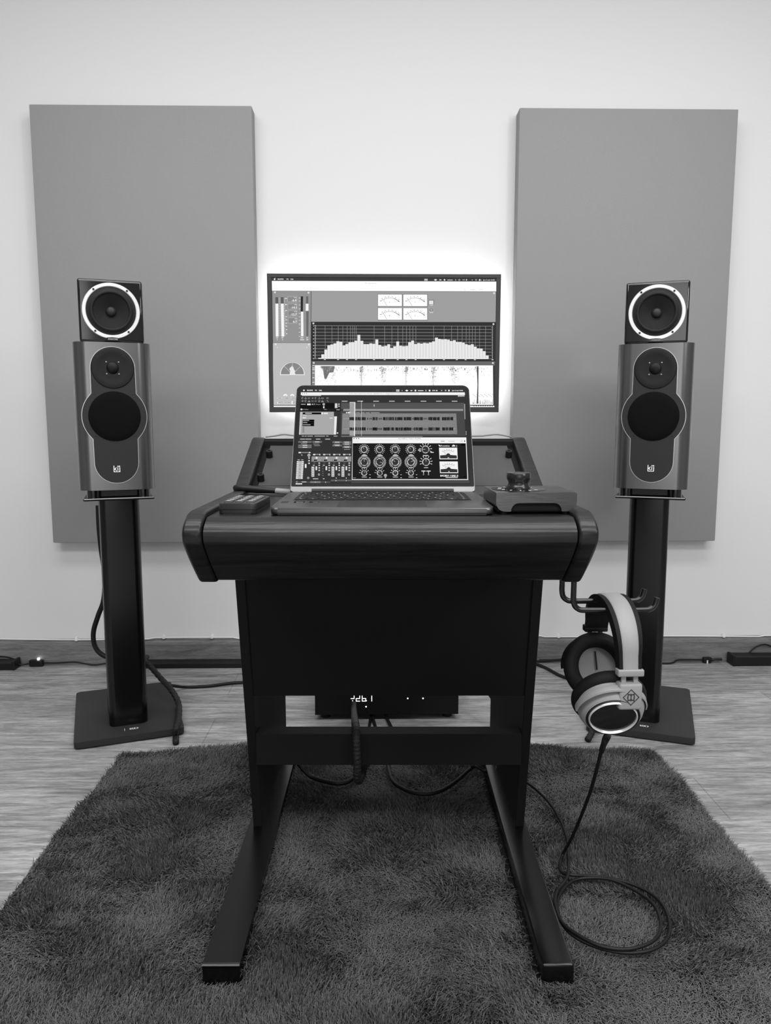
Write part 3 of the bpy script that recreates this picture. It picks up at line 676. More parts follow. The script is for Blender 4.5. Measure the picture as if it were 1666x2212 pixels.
# toolbar icons
for i, x in enumerate((136, 163, 192, 222, 249, 281, 308)):
    for y in (156, 181):
        k = (i+(y > 160)*3) % 4
        if k == 0: T.A(x, y, 4, 9, 0.72, 0, 300, 10)
        elif k == 1: T.R(x-10, y+2, x+10, y+8, 0.75); T.R(x-3, y-9, x+3, y, 0.75)
        elif k == 2: T.R(x-10, y-5, x+10, y+6, 0.62); T.lay = 2; T.R(x-7, y-1, x+7, y+1, 0.2); T.lay = 1
        else: T.P([(x-10, y), (x-2, y-6), (x+10, y-4), (x+10, y+1), (x-1, y+6)], 0.7)
T.R(342, 149, 362, 163, 0.6); T.P([(342, 172), (352, 172), (362, 190), (354, 188)], 0.7)
# master strip
T.P([(115, 197), (412, 197), (410, 245), (113, 245)], 0.07); T.P([(115, 245), (465, 245), (463, 268), (112, 268)], 0.12); T.lay = 2
T.R(123, 206, 163, 211, 0.8); T.R(176, 203, 207, 216, 0.92); T.T('M T', 217, 214, 10, 0.9, 0, 28); T.L(252, 213, 260, 206, 2, 0.8); T.L(260, 206, 270, 213, 2, 0.8); T.L(270, 213, 292, 208, 2, 0.8)
T.A(319, 209, 4, 10, 0.85); T.R(314, 225, 325, 242, 0.92); T.R(415, 201, 436, 240, 0.82); T.R(444, 203, 455, 213, 0.85); T.R(444, 220, 455, 229, 0.85)
T.A(127, 252, 3, 7.5, 0.95); T.T('2 Voice', 138, 256, 8, 0.8, 0, 48); T.R(320, 249, 345, 255, 0.5); T.R(428, 253, 457, 258, 0.8)
# track control panel
T.lay = 1
T.P([(117, 272), (407, 272), (402, 466), (106, 466)], 0.66); T.P([(116, 272), (131, 272), (118, 464), (106, 464)], 0.85); T.P([(406, 310), (434, 310), (426, 466), (402, 466)], 0.62)
T.lay = 2
T.P([(139, 278), (315, 278), (314, 294), (138, 294)], 0.06); T.R(320, 280, 354, 292, 0.92); T.L(140, 307, 150, 301, 2.5, 0.95); T.L(150, 301, 172, 308, 2.5, 0.95); T.R(136, 320, 166, 327, 0.97)
T.R(370, 323, 398, 328, 0.97); T.P([(138, 338), (238, 338), (236, 394), (135, 394)], 0.06); T.R(432, 447, 443, 457, 0.9); T.P([(411, 312), (432, 312), (424, 464), (406, 464)], 0.9); T.lay = 3
T.R(160, 283, 216, 289, 0.8); T.C(306, 286, 9, 0.92, 14)
for y in (346, 364, 383): T.R(140, y-4, 140+rng.uniform(28, 66), y+3, 0.62)
for y in (355, 374): T.R(136, y, 237, y+1.5, 0.3)
for y in (408, 425, 442): T.C(144, y, 9, 0.55, 14)
# arrange view
T.lay = 1
T.P([(470, 196), (1528, 196), (1530, 248), (468, 248)], 0.33); T.P([(468, 266), (1530, 266), (1538, 478), (466, 478)], 0.30); T.P([(488, 248), (1522, 248), (1522, 265), (486, 265)], 0.58); T.P([(480, 286), (1460, 286), (1468, 462), (474, 462)], 0.575)
T.lay = 2
for i, x in enumerate((475, 609, 746, 882, 1017, 1154, 1287, 1422)): T.R(x, 179, x+48, 186, 0.75)
T.R(542, 192, 588, 475, 0.62); T.R(542, 190, 590, 196, 0.9); T.R(511, 274, 522, 284, 0.9); T.R(527, 273, 550, 285, 0.9)
for a, b in ((556, 592), (598, 630), (638, 672), (680, 716), (724, 800)): T.R(a, 278, b, 283, 0.72)
T.R(750, 210, 756, 228, 0.85); T.P([(1528, 205), (1536, 205), (1538, 335), (1531, 335)], 0.62)
for y in (440, 452, 464): T.C(1544, y, 3.5, 0.85, 8)
T.lay = 3
segs = [(540, 605), (608, 680), (692, 700), (708, 714), (722, 730), (738, 782), (786, 792), (796, 802), (806, 811), (814, 819), (828, 924), (931, 1000), (1004, 1074), (1084, 1092), (1096, 1172), (1180, 1186), (1192, 1198), (1204, 1209), (1218, 1318), (1336, 1434)]
for y0 in (331, 418):
    T.L(490, y0, 540, y0, 2, 0.75); T.L(1430, y0, 1452, y0, 2, 0.75)
    for a, b in segs:
        hgt = 14 if b-a > 14 else 9; x = a
        while x < b:
            w_ = rng.uniform(3, 9); T.R(x, y0-hgt*rng.uniform(.86, 1.05), min(b, x+w_), y0+hgt*rng.uniform(.86, 1.05), rng.choice([0.14, 0.17, 0.22]) if rng.random() > .13 else 0.36); x += w_
T.lay = 4
T.P([(583, 192), (591, 192), (588, 477), (579, 477)], 0.9); T.R(640, 180, 655, 185, 0.92); T.R(641.5, 182, 644.5, 477, 0.85)
# mixer
T.lay = 1
T.P([(104, 470), (562, 470), (556, 872), (78, 872)], 0.19); T.lay = 2
for x0, x1 in ((130, 150), (155, 172), (178, 226), (240, 330), (340, 360), (405, 437)): T.R(x0, 475, x1, 481, 0.7)
T.R(470, 479, 1170, 484, 0.55)
for x0, x1 in ((116, 158), (162, 212), (252, 290), (332, 374)): T.R(x0, 500, x1, 507, 0.75)
for x0, x1, ys in ((100, 215, (528, 557, 573)), (222, 304, (528,)), (394, 475, (530, 558)), (480, 556, (530, 546, 572))):
    for y in ys: T.R(x0, y-7, x1, y+6, 0.45); T.lay = 3; T.R((x0+x1)/2-20, y-3, (x0+x1)/2+20, y+3, 0.88); T.lay = 2
for x, y in ((150, 542), (255, 545), (262, 558), (432, 546), (518, 562), (518, 590)): T.R(x-26, y-2, x+26, y+3, 0.6)
T.R(103, 613, 205, 621, 0.55); T.R(103, 612, 122, 623, 0.95); T.R(192, 612, 205, 622, 0.9); T.A(192, 640, 5, 12, 0.85); T.R(128, 633, 134, 643, 0.85)
T.P([(216, 650), (556, 650), (554, 694), (213, 694)], 0.60)
for i, x in enumerate((254, 340, 426, 512)):
    T.R(x-28, 630, x+38, 636, 0.62); T.R(x-26, 629, x-8, 640, 0.9); T.R(x+26, 629, x+36, 640, 0.9); T.lay = 3
    T.C(x+4, 662, 9, 0.93, 14); T.C(x+4, 662, 4, 0.6, 10) if False else None; T.R(x-34, 677, x+8, 688, 0.12); T.lay = 4; T.C(x-26, 682, 4, 0.95, 10); T.lay = 3
    if i != 1: T.R(x-40, 736, x-16, 822, 0.78); T.lay = 4; [T.R(x-32, yy, x-24, yy+5, 0.2) for yy in (752, 772, 790, 808)]; T.lay = 3
    else: [T.R(x-36, yy, x-22, yy+3, 0.6) for yy in (736, 754, 773, 792, 810)]
    T.R(x-5, 734, x+8, 766, 0.9); T.R(x-28, 722, x-12, 727, 0.9); T.R(x-26, 704, x-6, 708, 0.45)
    for yy in (708, 727, 748, 769): T.R(x+20, yy-6, x+33, yy+4, 0.85)
    T.A(x+24, 803, 5, 9, 0.8, 0, 360, 10); T.R(x-28, 836, x+18 if i == 0 else x-14, 842, 0.85) if i < 2 else T.R(x+6-8, 828, x+6-3, 838, 0.9)
T.P([(88, 690), (148, 690), (138, 840), (80, 840)], 0.86); T.lay = 4
T.P([(104, 692), (132, 692), (124, 838), (98, 838)], 0.72)
for i in range(9): T.R(84-i*0.3, 702+i*15, 102-i*0.3, 705+i*15, 0.25); T.R(132-i*0.5, 702+i*15, 146-i*0.7, 705+i*15, 0.25)
for y in (726, 756, 784, 814): T.C(114, y, 4, 0.15, 10)
T.R(157, 715, 171, 747, 0.9); T.R(94, 677, 114, 682, 0.85); T.R(126, 677, 144, 682, 0.85); T.A(186, 832, 5, 9, 0.8, 0, 360, 10)
for yy in (665, 688, 710): T.R(186, yy-7, 200, yy+4, 0.85)
T.R(86, 862, 376, 872, 0.35); T.R(204, 860, 292, 874, 0.55); T.R(380, 846, 558, 860, 0.36); T.C(88, 866, 9, 0.55, 14); T.R(130, 862, 170, 869, 0.92); T.R(78, 878, 134, 886, 0.95)
for x, y in ((247, 868), (335, 868), (423, 855), (512, 855)): T.R(x-2, y-5, x+3, y+5, 0.95)
# plug-in window
T.lay = 5
T.P([(566, 490), (1545, 490), (1560, 850), (560, 850)], 0.88); T.lay = 6
T.P([(568, 540), (1540, 540), (1552, 843), (566, 843)], 0.135); T.P([(566, 491), (1544, 491), (1545, 538), (566, 538)], 0.94); T.lay = 7
for x in (580, 600, 620): T.C(x, 500, 4.5, 0.2, 10)
T.T('AU: IVORY 2 - Track 1 "H" [4/4]', 960, 505, 9, 0.35, 0, 190); T.T('No preset', 572, 525, 6, 0.55, 0, 44); T.R(568, 512, 1544, 513, 0.8); T.R(1326, 520, 1358, 526, 0.6); T.R(1390, 521, 1446, 525, 0.65); T.A(1505, 522, 6, 8, 0.6); T.C(1530, 522, 6, 0.35, 12)
def knob(cx, cy, r, ang, ticks, a0, a1, long=0):
    T.lay = 7; T.C(cx, cy, r+1, 0.05, 20); T.A(cx, cy, r-7, r, 0.95, n=28); T.lay = 8; T.C(cx, cy, r-8, 0.2, 20)
    T.L(cx+2*math.cos(math.radians(ang)), cy-2*math.sin(math.radians(ang)), cx+(r-9)*math.cos(math.radians(ang)), cy-(r-9)*math.sin(math.radians(ang)), 4, 0.85); T.lay = 7
    for i in range(ticks):
        a = a0+(a1-a0)*i/(ticks-1); T.A(cx, cy, r+6, r+13+long, 0.92, a-2.6, a+2.6, 1)
        if long > 6 and ticks > 14: T.A(cx, cy, r+15, r+20+long*0.3, 0.75, a-2.2, a+2.2, 1)
for i, x in enumerate((668, 801, 935, 1069)):
    knob(x-2, 592, 30, (110, 125, 100, 130)[i], 15, -50, 230, 2); T.R(x-22, 640, x+24, 645, 0.9); T.R(x-12, 633, x+12, 638, 0.8)
    knob(x-1, 698, 33, (90, -20, 140, 30)[i], 23, -55, 235, 8); T.R(x-22, 743, x+22, 748, 0.85); T.R(x-18, 738, x+18, 741, 0.5)
    knob(x-1, 791, 25, (60, 150, 95, 125)[i], 6, 30, 175, 6); T.R(x-22, 822, x+22, 828, 0.75)
    T.C(x+48, 811, 10, 0.04, 14); T.lay = 8; T.R(x+42, 804, x+54, 809, 0.8); T.R(x+42, 828, x+54, 834, 0.8); T.lay = 7
T.A(849, 812, 9, 13, 0.8); T.A(849, 812, 2, 6, 0.95)
knob(1194, 592, 33, 180, 9, -20, 200, 10); T.R(1172, 640, 1218, 647, 0.85); knob(1198, 698, 33, 90, 9, -20, 200, 10); T.R(1180, 743, 1216, 749, 0.8)
T.R(1130, 594, 1152, 602, 0.9); T.R(1236, 614, 1264, 620, 0.9)
for x in (1176, 1219): T.R(x-18, 771, x+18, 778, 0.9); T.R(x-3, 778, x+3, 800, 0.85); T.C(x, 808, 11, 0.04, 14); T.lay = 8; T.R(x-6, 804, x+6, 809, 0.75); T.lay = 7
for y0, y1, k in ((577, 675, 0), (694, 792, 4)):
    T.lay = 7; T.P([(1310+k, y0), (1466+k, y0), (1470+k, y1), (1314+k, y1)], 0.96); T.lay = 8
    T.P([(1318+k, y1-32), (1364+k, y1-36), (1410+k, y1-36), (1462+k, y1-32), (1464+k, y1-6), (1320+k, y1-6)], 0.2); T.C(1389+k, y1-32, 18, 0.2, 20); T.lay = 9
    cx, cy = 1389+k, y1+14
    T.A(cx, cy, 86, 88, 0.3, 58, 124, 14); T.A(cx, cy, 72, 73.5, 0.5, 68, 112, 10)
    for a in range(60, 125, 12): T.A(cx, cy, 92, 98, 0.45, a, a+3, 1)
    T.L(1354+k, y0+38, 1370+k, y0+62, 2, 0.25); T.R(1384+k, y1-16, 1396+k, y1-10, 0.85)
T.lay = 7
T.T('Acustica', 1322, 567, 12, 0.92, 0, 78); T.P([(1304, 552), (1320, 556), (1324, 568), (1312, 566)], 0.9); T.P([(1420, 562), (1432, 552), (1446, 556), (1452, 566), (1424, 568)], 0.92); T.T('S', 1458, 569, 12, 0.9)
T.T('IVORY / IAE-2', 1320, 822, 15, 0.97, 0, 152); T.T('IVORY / IAE-2', 1321.5, 822, 15, 0.97, 0, 152); T.R(1366, 826, 1470, 832, 0.85)
T.R(580, 545, 606, 558, 0.03); T.R(1500, 546, 1532, 560, 0.03); T.R(1520, 818, 1542, 826, 0.05); T.R(572, 830, 596, 834, 0.6)
T.P([(556, 852), (1572, 852), (1574, 876), (556, 876)], 0.30)
M = hx @ Matrix.Translation((0, 0, 0.0007)); T.build('display', lap, M)
# ------------------------------------------------------------------ things on the desk
# remote keypad
rc = W(-0.2085, 1.124, 0.7425)
rem = thing('remote_keypad', 'small black keypad remote at the left end of the desktop', 'remote control', rc, -YAW-math.radians(3))
bm = NB(); prism(bm, rrect(0.055, 0.105, 0.008), 'z', 0.0, 0.0155, 0.0015, 2); obj('housing', bm, REMOTE, rem, auto=40)
bm = NB(); prism(bm, rrect(0.0555, 0.1055, 0.008), 'z', 0.006, 0.0075, 0.0003, 1); obj('seam', bm, PLASTIC, rem, auto=40)
for r_ in range(5):
    for c_ in range(3):
        bm = NB(); x = -0.016+c_*0.016; y = -0.034+r_*0.017; prism(bm, rrect(0.0125, 0.0105, 0.002, x, y), 'z', 0.0155, 0.0172, 0.0005, 1); k = obj('button', bm, REMKEY, rem, auto=40)
        bm = NB(); box(bm, x-0.003, x+0.003, y-0.0012, y+0.0012, 0.0172, 0.01735); obj('legend', bm, WHITEINK, k)
# marker pen in the rack tray
A_, B_ = W(-0.272, 1.357, 0.7535), W(-0.150, 1.318, 0.7485)
d = (B_-A_).normalized(); pen = thing('marker_pen', 'black marker pen with a silver collar lying behind the keypad remote', 'pen', A_)
Mp = Matrix.Translation((0, 0, 0)) @ d.to_track_quat('Z', 'Y').to_matrix().to_4x4()
bm = NB(); lathe(bm, [(0, 0), (0.0045, 0.0005), (0.0062, 0.004), (0.0066, 0.02), (0.0064, 0.045), (0.005, 0.068), (0.0046, 0.083)], Mp, 20); obj('barrel', bm, PLASTIC, pen, auto=50)
bm = NB(); lathe(bm, [(0.0046, 0.083), (0.0053, 0.0835), (0.0053, 0.112), (0.0047, 0.1125)], Mp, 20); obj('collar', bm, SILVER, pen, auto=50, label='bright silver collar')
bm = NB(); lathe(bm, [(0.0047, 0.1125), (0.0045, 0.12), (0.003, 0.128), (0, 0.1285)], Mp, 20); obj('tip', bm, PLASTIC, pen, auto=50)
# volume controller with big knob
ctl = thing('volume_controller', 'grey metal volume controller with a big black knob beside the laptop', 'controller', W(0.2115, 1.118, 0.7425), -YAW+math.radians(2.2))
cw, cd, ch = 0.115, 0.105, 0.0315
shell_outline = fillet([(-cw/2, ch, 0.003), (cw/2, ch, 0.003), (cw/2, 0.0045, 0.013), (0.036, 0.0045, 0.001), (0.036, 0.0165, 0.011), (-0.036, 0.0165, 0.011), (-0.036, 0.0045, 0.001), (-cw/2, 0.0045, 0.013)])
bm = NB(); prism(bm, shell_outline, 'y', -cd/2, -cd/2+0.003); box(bm, -cw/2, cw/2, -cd/2+0.003, cd/2, ch-0.003, ch, 0.0006); box(bm, -cw/2, -cw/2+0.002, -cd/2+0.003, cd/2, 0.012, ch-0.002); box(bm, cw/2-0.002, cw/2, -cd/2+0.003, cd/2, 0.012, ch-0.002)
obj('housing', bm, CTRLMETAL, ctl)
bm = NB(); box(bm, -cw/2+0.002, cw/2-0.002, -cd/2+0.004, cd/2-0.002, 0.003, ch-0.003, 0.003); obj('inner_chassis', bm, BLACKMATT, ctl)
for x in (-0.045, 0.045):
    for y in (-0.04, 0.04):
        bm = NB(); lathe(bm, [(0, 0), (0.006, 0), (0.006, 0.004), (0, 0.004)], Matrix.Translation((x, y, 0)), 16); obj('foot', bm, RUBBER, ctl)
bm = NB(); lathe(bm, [(0, ch), (0.040, ch), (0.040, ch+0.0006), (0, ch+0.0007)], Matrix.Translation((-0.015, 0, 0)), 56); dl = obj('glass_dial', bm, GLOSSBLACK, ctl, auto=40)
bm = NB()
for k in range(11):
    a = math.radians(-50+28*k); box(bm, -0.0008, 0.0008, 0.026, 0.031, ch+0.0007, ch+0.0009, mtx=Matrix.Translation((-0.015, 0, 0)) @ Matrix.Rotation(a, 4, 'Z'))
obj('scale_marks', bm, WHITEINK, dl)
bm = NB(); lathe(bm, [(0, ch), (0.0175, ch), (0.0178, ch+0.003), (0.0162, ch+0.0055), (0.0150, ch+0.009), (0.0156, ch+0.012), (0.0172, ch+0.0150), (0.0178, ch+0.017), (0.0178, ch+0.0235), (0.0170, ch+0.0245), (0, ch+0.0247)], Matrix.Translation((-0.015, 0, 0)), 56); obj('knob', bm, mat('satin_black_knob', 0.10, 0.28, spec=0.6), ctl, auto=40)

# ------------------------------------------------------------------ headphone hook and headphones
hk = thing('headphone_hook', 'black double-rod hook under the right end of the desk', 'hook', (0.302, 1.13, 0.6375), 0)
bm = NB(); box(bm, -0.012, 0.004, -0.02, 0.06, -0.003, 0.0, 0.001); obj('mounting_plate', bm, BLACKMETAL, hk)
for y, x0, x1, dz in ((-0.010, 0.0025, 0.130, -0.049), (0.046, -0.001, 0.131, -0.0485)):
    bm = NB(); tube(bm, spline([(x0, y, -0.003), (x0, y, -0.02), (x0, y, dz+0.018), (x0+0.002, y, dz+0.008), (x0+0.008, y, dz+0.002), (x0+0.018, y, dz), (0.06, y, dz), (x1-0.02, y, dz), (x1-0.009, y, dz+0.002), (x1-0.003, y, dz+0.008), (x1, y, dz+0.019)], 6), 0.0043, 14)
    obj('rod', bm, mat('gloss_black_rod', 0.06, 0.22, spec=0.6), hk, auto=50)
HP = thing('headphones', 'silver and black headphones hanging from the desk hook', 'headphones', (0.3745, 1.149, 0.6050), 0)
# local frame: u towards the near cup (-y, slightly left), v across the band
HY = math.radians(-90+2)
def H(u, v, z): return Vector((u*math.cos(HY)-v*math.sin(HY), u*math.sin(HY)+v*math.cos(HY), z))
arc = []; N = 40
for k in range(N+1):
    t = k/N*2-1; a = t*PI/2
    arc.append((math.sin(a)*0.080, -0.072*(1-math.cos(a))*(1 if t > 0 else 0.82)))
FZ = 0.022                # the far side hangs a little higher
arc = [(-0.083, -0.092+FZ)]+arc+[(0.083, -0.092)]
path = [H(u, 0, z-0.001) for u, z in arc]; outs = []
for i in range(len(arc)):
    a, b = arc[max(i-1, 0)], arc[min(i+1, len(arc)-1)]; du, dz = b[0]-a[0], b[1]-a[1]; outs.append(H(-dz, 0, du))
wv = H(0, 1, 0)
bm = NB(); ribbon(bm, [p-Vector(o).normalized()*0.012 for p, o in zip(path, outs)], wv, [0.037+0.010*(1-abs(i/(len(path)-1)*2-1)**2) for i in range(len(path))], 0.012, outs); obj('headband_padding', bm, LEATHER, HP, auto=50)
bm = NB(); ribbon(bm, path, wv, [0.0225+0.006*(1-abs(i/(len(path)-1)*2-1)**2) for i in range(len(path))], 0.0016, outs); obj('headband', bm, SILVER, HP, auto=50, label='satin silver outer band')
def hbox(bm, u0, u1, v0, v1, z0, z1, bev):
    vs = box(bm, u0, u1, v0, v1, z0, z1, bev, 3); M = Matrix(((math.cos(HY), -math.sin(HY), 0, 0), (math.sin(HY), math.cos(HY), 0, 0), (0, 0, 1, 0), (0, 0, 0, 1)))
    bmesh.ops.transform(bm, matrix=M, verts=[v for v in vs if v.is_valid])
for s in (1, -1):
    zo = 0 if s > 0 else FZ
    us = sorted((s*0.071, s*0.0865))
    bm = NB(); hbox(bm, us[0], us[1], -0.0195, 0.0195, -0.102+zo, -0.0915+zo, 0.002); obj('end_cap', bm, SILVER if s > 0 else BLACKMETAL, HP, auto=40)
    for v in (-0.009, 0.009):
        bm = NB(); hbox(bm, s*0.079-0.002, s*0.079+0.002, v-0.0035, v+0.0035, -0.116+zo, -0.101+zo, 0.0005); obj('slider', bm, SILVER, HP)
    us = sorted((s*0.068, s*0.088))
    bm = NB(); hbox(bm, us[0], us[1], -0.0175, 0.0175, -0.152+zo, -0.112+zo, 0.004); blk = obj('yoke_block', bm, SILVER if s > 0 else BLACKMETAL, HP, auto=40)
    if s < 0:
        for v in (-0.011, 0.011):
            bm = NB(); lathe(bm, [(0, 0), (0.0018, 0), (0.0014, 0.0008), (0, 0.0009)], frame(H(-0.068, v, -0.143+zo), (1, 0, 0), (0, 0, 1)), 10); obj('rivet', bm, CHROME, blk)
    if s > 0:
        bm = NB(); c = H(0.0883, 0, -0.132); Mx = frame(c, wv, (0, 0, 1)); R_ = 0.0125
        for k in range(4):
            a, b = k*PI/2, (k+1)*PI/2
            def E(r, t): return Mx @ Vector((r*math.cos(t), r*math.sin(t), 0.0003))
            bm.faces.new([bm.verts.new(p) for p in (E(R_, a), E(R_, b), E(R_-0.0016, b), E(R_-0.0016, a))])
        for cx in (-0.0025, 0.0025):
            for k in range(20):
                a, b = 2*PI*k/20, 2*PI*(k+1)/20
                bm.faces.new([bm.verts.new(Mx @ Vector((cx+r*math.cos(t)*0.75, r*math.sin(t)*1.25, 0.0003))) for r, t in ((0.0042, a), (0.0042, b), (0.0030, b), (0.0030, a))])
        for cx in (-0.0045, 0.0, 0.0045): bm.faces.new([bm.verts.new(Mx @ Vector(p)) for p in ((cx-0.0005, -0.006, 0.0004), (cx+0.0005, -0.006, 0.0004), (cx+0.0005, 0.006, 0.0004), (cx-0.0005, 0.006, 0.0004))])
        obj('emblem', bm, mat('dark_engraving', 0.14, 0.6), blk, label='dark diamond emblem on the yoke block')
    # cup: axis points outwards and downwards
    tl = math.radians(30 if s > 0 else 24); swv = -0.016 if s > 0 else -0.008
    cu = H(s*0.049, swv, -0.160+zo*1.2)
    ax = H(s*math.cos(tl), -0.10 if s > 0 else 0, -math.sin(tl)).normalized(); q_ = ax.to_track_quat('Z', 'Y').to_matrix().to_4x4(); Mc = Matrix.Translation(cu) @ q_
    shell = SILVER if s > 0 else BLACKMETAL
    bm = NB(); lathe(bm, [(0.049, -0.004), (0.0495, 0.002), (0.0485, 0.008), (0.045, 0.0155), (0.0415, 0.020), (0.0400, 0.0215)], Mc, 56); cup = obj('cup', bm, shell, HP, auto=50)
    bm = NB(); lathe(bm, [(0.0402, 0.0210), (0.039, 0.0228), (0.0365, 0.0222), (0.0362, 0.0195)], Mc, 56); obj('outer_groove', bm, PLASTIC, cup, auto=50)
    bm = NB(); lathe(bm, [(0.0362, 0.0195), (0.0358, 0.0240), (0.0345, 0.0250), (0.0338, 0.0240), (0.0336, 0.0200)], Mc, 56); obj('bright_ring', bm, CHROME, cup, auto=50)
    bm = NB(); lathe(bm, [(0.0336, 0.0205), (0.02, 0.0190), (0, 0.0185)], Mc, 48); obj('end_disc', bm, GLOSSBLACK, cup, True)
    bm = NB(); R0 = []
    for k in range(11):
        a = PI*k/10-PI/2; R0.append((0.0440+0.0125*math.cos(a)*1.0, -0.0150+0.0125*math.sin(a)))
    prof = R0+[(0.0345, -0.0030), (0.0318, -0.010), (0.0322, -0.017), (0.0345, -0.0235), (0.039, -0.0268), (0.0440, -0.0275)]
    lathe(bm, prof, Mc, 56); obj('ear_pad', bm, LEATHER, HP, auto=60)
    bm = NB(); lathe(bm, [(0.0345, -0.008), (0.018, -0.0065), (0, -0.006)], Mc, 48); dr = obj('driver_cloth', bm, EARCLOTH, cup, True)
    bm = NB(); box(bm, -0.0011, 0.0011, -0.026, 0.004, -0.0095, -0.0085, mtx=Mc @ Matrix.Rotation(math.radians(180), 4, 'Z')); obj('seam', bm, BLACKMATT, cup)
    # yoke arms round the cup
    pth = []
    for k in range(25):
        a = PI*k/24; p = cu + H(0, 1, 0)*0.0525*math.cos(a) + (ax*0.007 + (Vector((0, 0, 1))-ax*ax.z).normalized()*0.0525)*math.sin(a) + ax*0.003; pth.append(p)
    bm = NB(); ribbon(bm, pth, ax, 0.013, 0.0022, [p-cu for p in pth]); obj('yoke_arm', bm, shell, HP, auto=50)
    if s > 0: near_c, near_q = cu, Mc
# cable from the near cup to the coil on the rug
G = lambda px, py, z=0.024: on_z(px, py, z)
HO = Vector(HP.location)
c0 = HO + near_q @ Vector((0, 0, 0.002)) + Vector((0.002, 0, -0.047))
drop = [c0, on_y(1311, 1592, c0.y+0.004), on_y(1300, 1622, c0.y+0.02), on_y(1275, 1712, 1.24), on_y(1240, 1800, 1.34)]
path = drop+[G(1218, 1842, .03), G(1210, 1868), G(1214, 1884), G(1234, 1890, .03), G(1290, 1893), G(1350, 1905), G(1400, 1926), G(1432, 1955), G(1447, 1995), G(1440, 2030), G(1405, 2053), G(1350, 2058), G(1290, 2046), G(1240, 2022), G(1215, 1995), G(1205, 1965), G(1208, 1935), G(1230, 1908), G(1262, 1897),
    G(1320, 1900, .03), G(1375, 1925, .03), G(1415, 1958, .03), G(1428, 2000, .03), G(1412, 2032, .03), G(1360, 2050, .03), G(1300, 2044, .03), G(1250, 2020, .03), G(1214, 1992, .03), G(1200, 1955, .03), G(1204, 1925, .03), G(1222, 1902, .034), G(1228, 1885, .036), G(1228, 1855, .03), G(1226, 1815, .026), G(1212, 1775), G(1185, 1732), G(1145, 1695), G(1105, 1675), G(1060, 1668)]
bm = NB(); pp = [p-HO for p in spline(path, 8)]; tube(bm, pp, 0.0031, 8); obj('cord', bm, CABLE, HP, True)
bm = NB(); tube(bm, [p-HO for p in spline(drop[:3], 4)], [0.0062]*3+[0.0055]*3+[0.0045]*3, 10); obj('cord_strain_relief', bm, RUBBER, HP, True)

# ------------------------------------------------------------------ amplifier behind the desk
fy = 2.13
amp = thing('rack_processor', 'black rack unit with lit digits on the floor behind the desk', 'processor', (0.041, fy, 0))
bm = NB(); box(bm, -0.209, 0.209, 0.004, 0.30, 0.016, 0.105, 0.003); obj('chassis', bm, PLASTIC, amp)
bm = NB(); box(bm, -0.2095, 0.2095, -0.002, 0.004, 0.016, 0.1055, 0.001); obj('front_plate', bm, BLACKMATT, amp)
for x in (-0.18, 0.18):
    for y in (0.03, 0.27):
        bm = NB(); lathe(bm, [(0, 0), (0.014, 0), (0.014, 0.017), (0, 0.017)], Matrix.Translation((x, y, 0)), 18); obj('foot', bm, RUBBER, amp)
# seven-segment digits
LIT = glow('lit_segment', 0.95, 2.2); bm = NB()
def seg(x, z, w, h, which):
    t_ = 0.0018
    g_ = {'a': (x, x+w, z+h-t_, z+h), 'b': (x+w-t_, x+w, z+h/2, z+h), 'c': (x+w-t_, x+w, z, z+h/2), 'd': (x, x+w, z, z+t_), 'e': (x, x+t_, z, z+h/2), 'f': (x, x+t_, z+h/2, z+h), 'g': (x, x+w, z+h/2-t_/2, z+h/2+t_/2)}
    for c in which: a = g_[c]; box(bm, a[0], a[1], -0.0028, -0.002, a[2], a[3])
def dxy(px, py): p = on_y(px, py, fy); return p.x-0.041, p.z
z0 = dxy(780, 1514.5)[1]
for (px0, px1, segs_) in ((758, 766, 'gb'), (769, 778, 'bged'), (782, 791, 'fgcde'), (798, 804, 'bc')):
    xa, xb = dxy(px0, 1512)[0], dxy(px1, 1512)[0]; seg(xa, z0, xb-xa, 0.0175, segs_)
x_, z_ = dxy(792, 1513); box(bm, x_-0.001, x_+0.001, -0.0028, -0.002, z_-0.001, z_+0.001); x_, z_ = dxy(762, 1513); box(bm, x_-0.0012, x_+0.0012, -0.0028, -0.002, z_-0.001, z_+0.001)
obj('digit_display', bm, LIT, amp, label='glowing white digits')
for px, py in ((791, 1526), (881, 1508), (914, 1508)):
    x_, z_ = dxy(px, py); bm = NB(); lathe(bm, [(0.0022, 0), (0.002, 0.0012), (0, 0.0018)], frame((x_, -0.002, z_)), 14); obj('status_light', bm, LIT, amp, True)

# ------------------------------------------------------------------ cables and small floor things
def cord(name, label, cat, pts, r, m, per=10, n=8, group=None):
    bm = NB(); tube(bm, spline(pts, per), r, n); o = obj(name, bm, m, None, True); tag(o, label, cat, group); return o
def braided(name, label, pts, r, per=12):
    pp = spline(pts, per); bm = NB(); rr = [r*(1+0.10*math.sin(i*1.9)) for i in range(len(pp))]; tube(bm, pp, rr, 10)
    o = obj(name, bm, BRAID, None, True); tag(o, label, 'cable'); return o
def stand_pt(c, rot, x, y, z): p = on_top(c, rot, x, y); return Vector((p[0], p[1], z))
cord('power_cable', 'thick black cable looping out left of the left stand column', 'cable',
     [on_y(212, 1092, 2.29), on_y(214, 1140, 2.29), on_y(219, 1190, 2.29), on_y(226, 1240, 2.29), on_y(224, 1295, 2.29), on_y(212, 1330, 2.29), on_y(202, 1365, 2.29), on_y(205, 1395, 2.29), on_y(222, 1415, 2.29), on_y(255, 1425, 2.29), on_y(300, 1432, 2.30), Vector((-0.72, 2.36, 0.12))], 0.0078, CABLE)
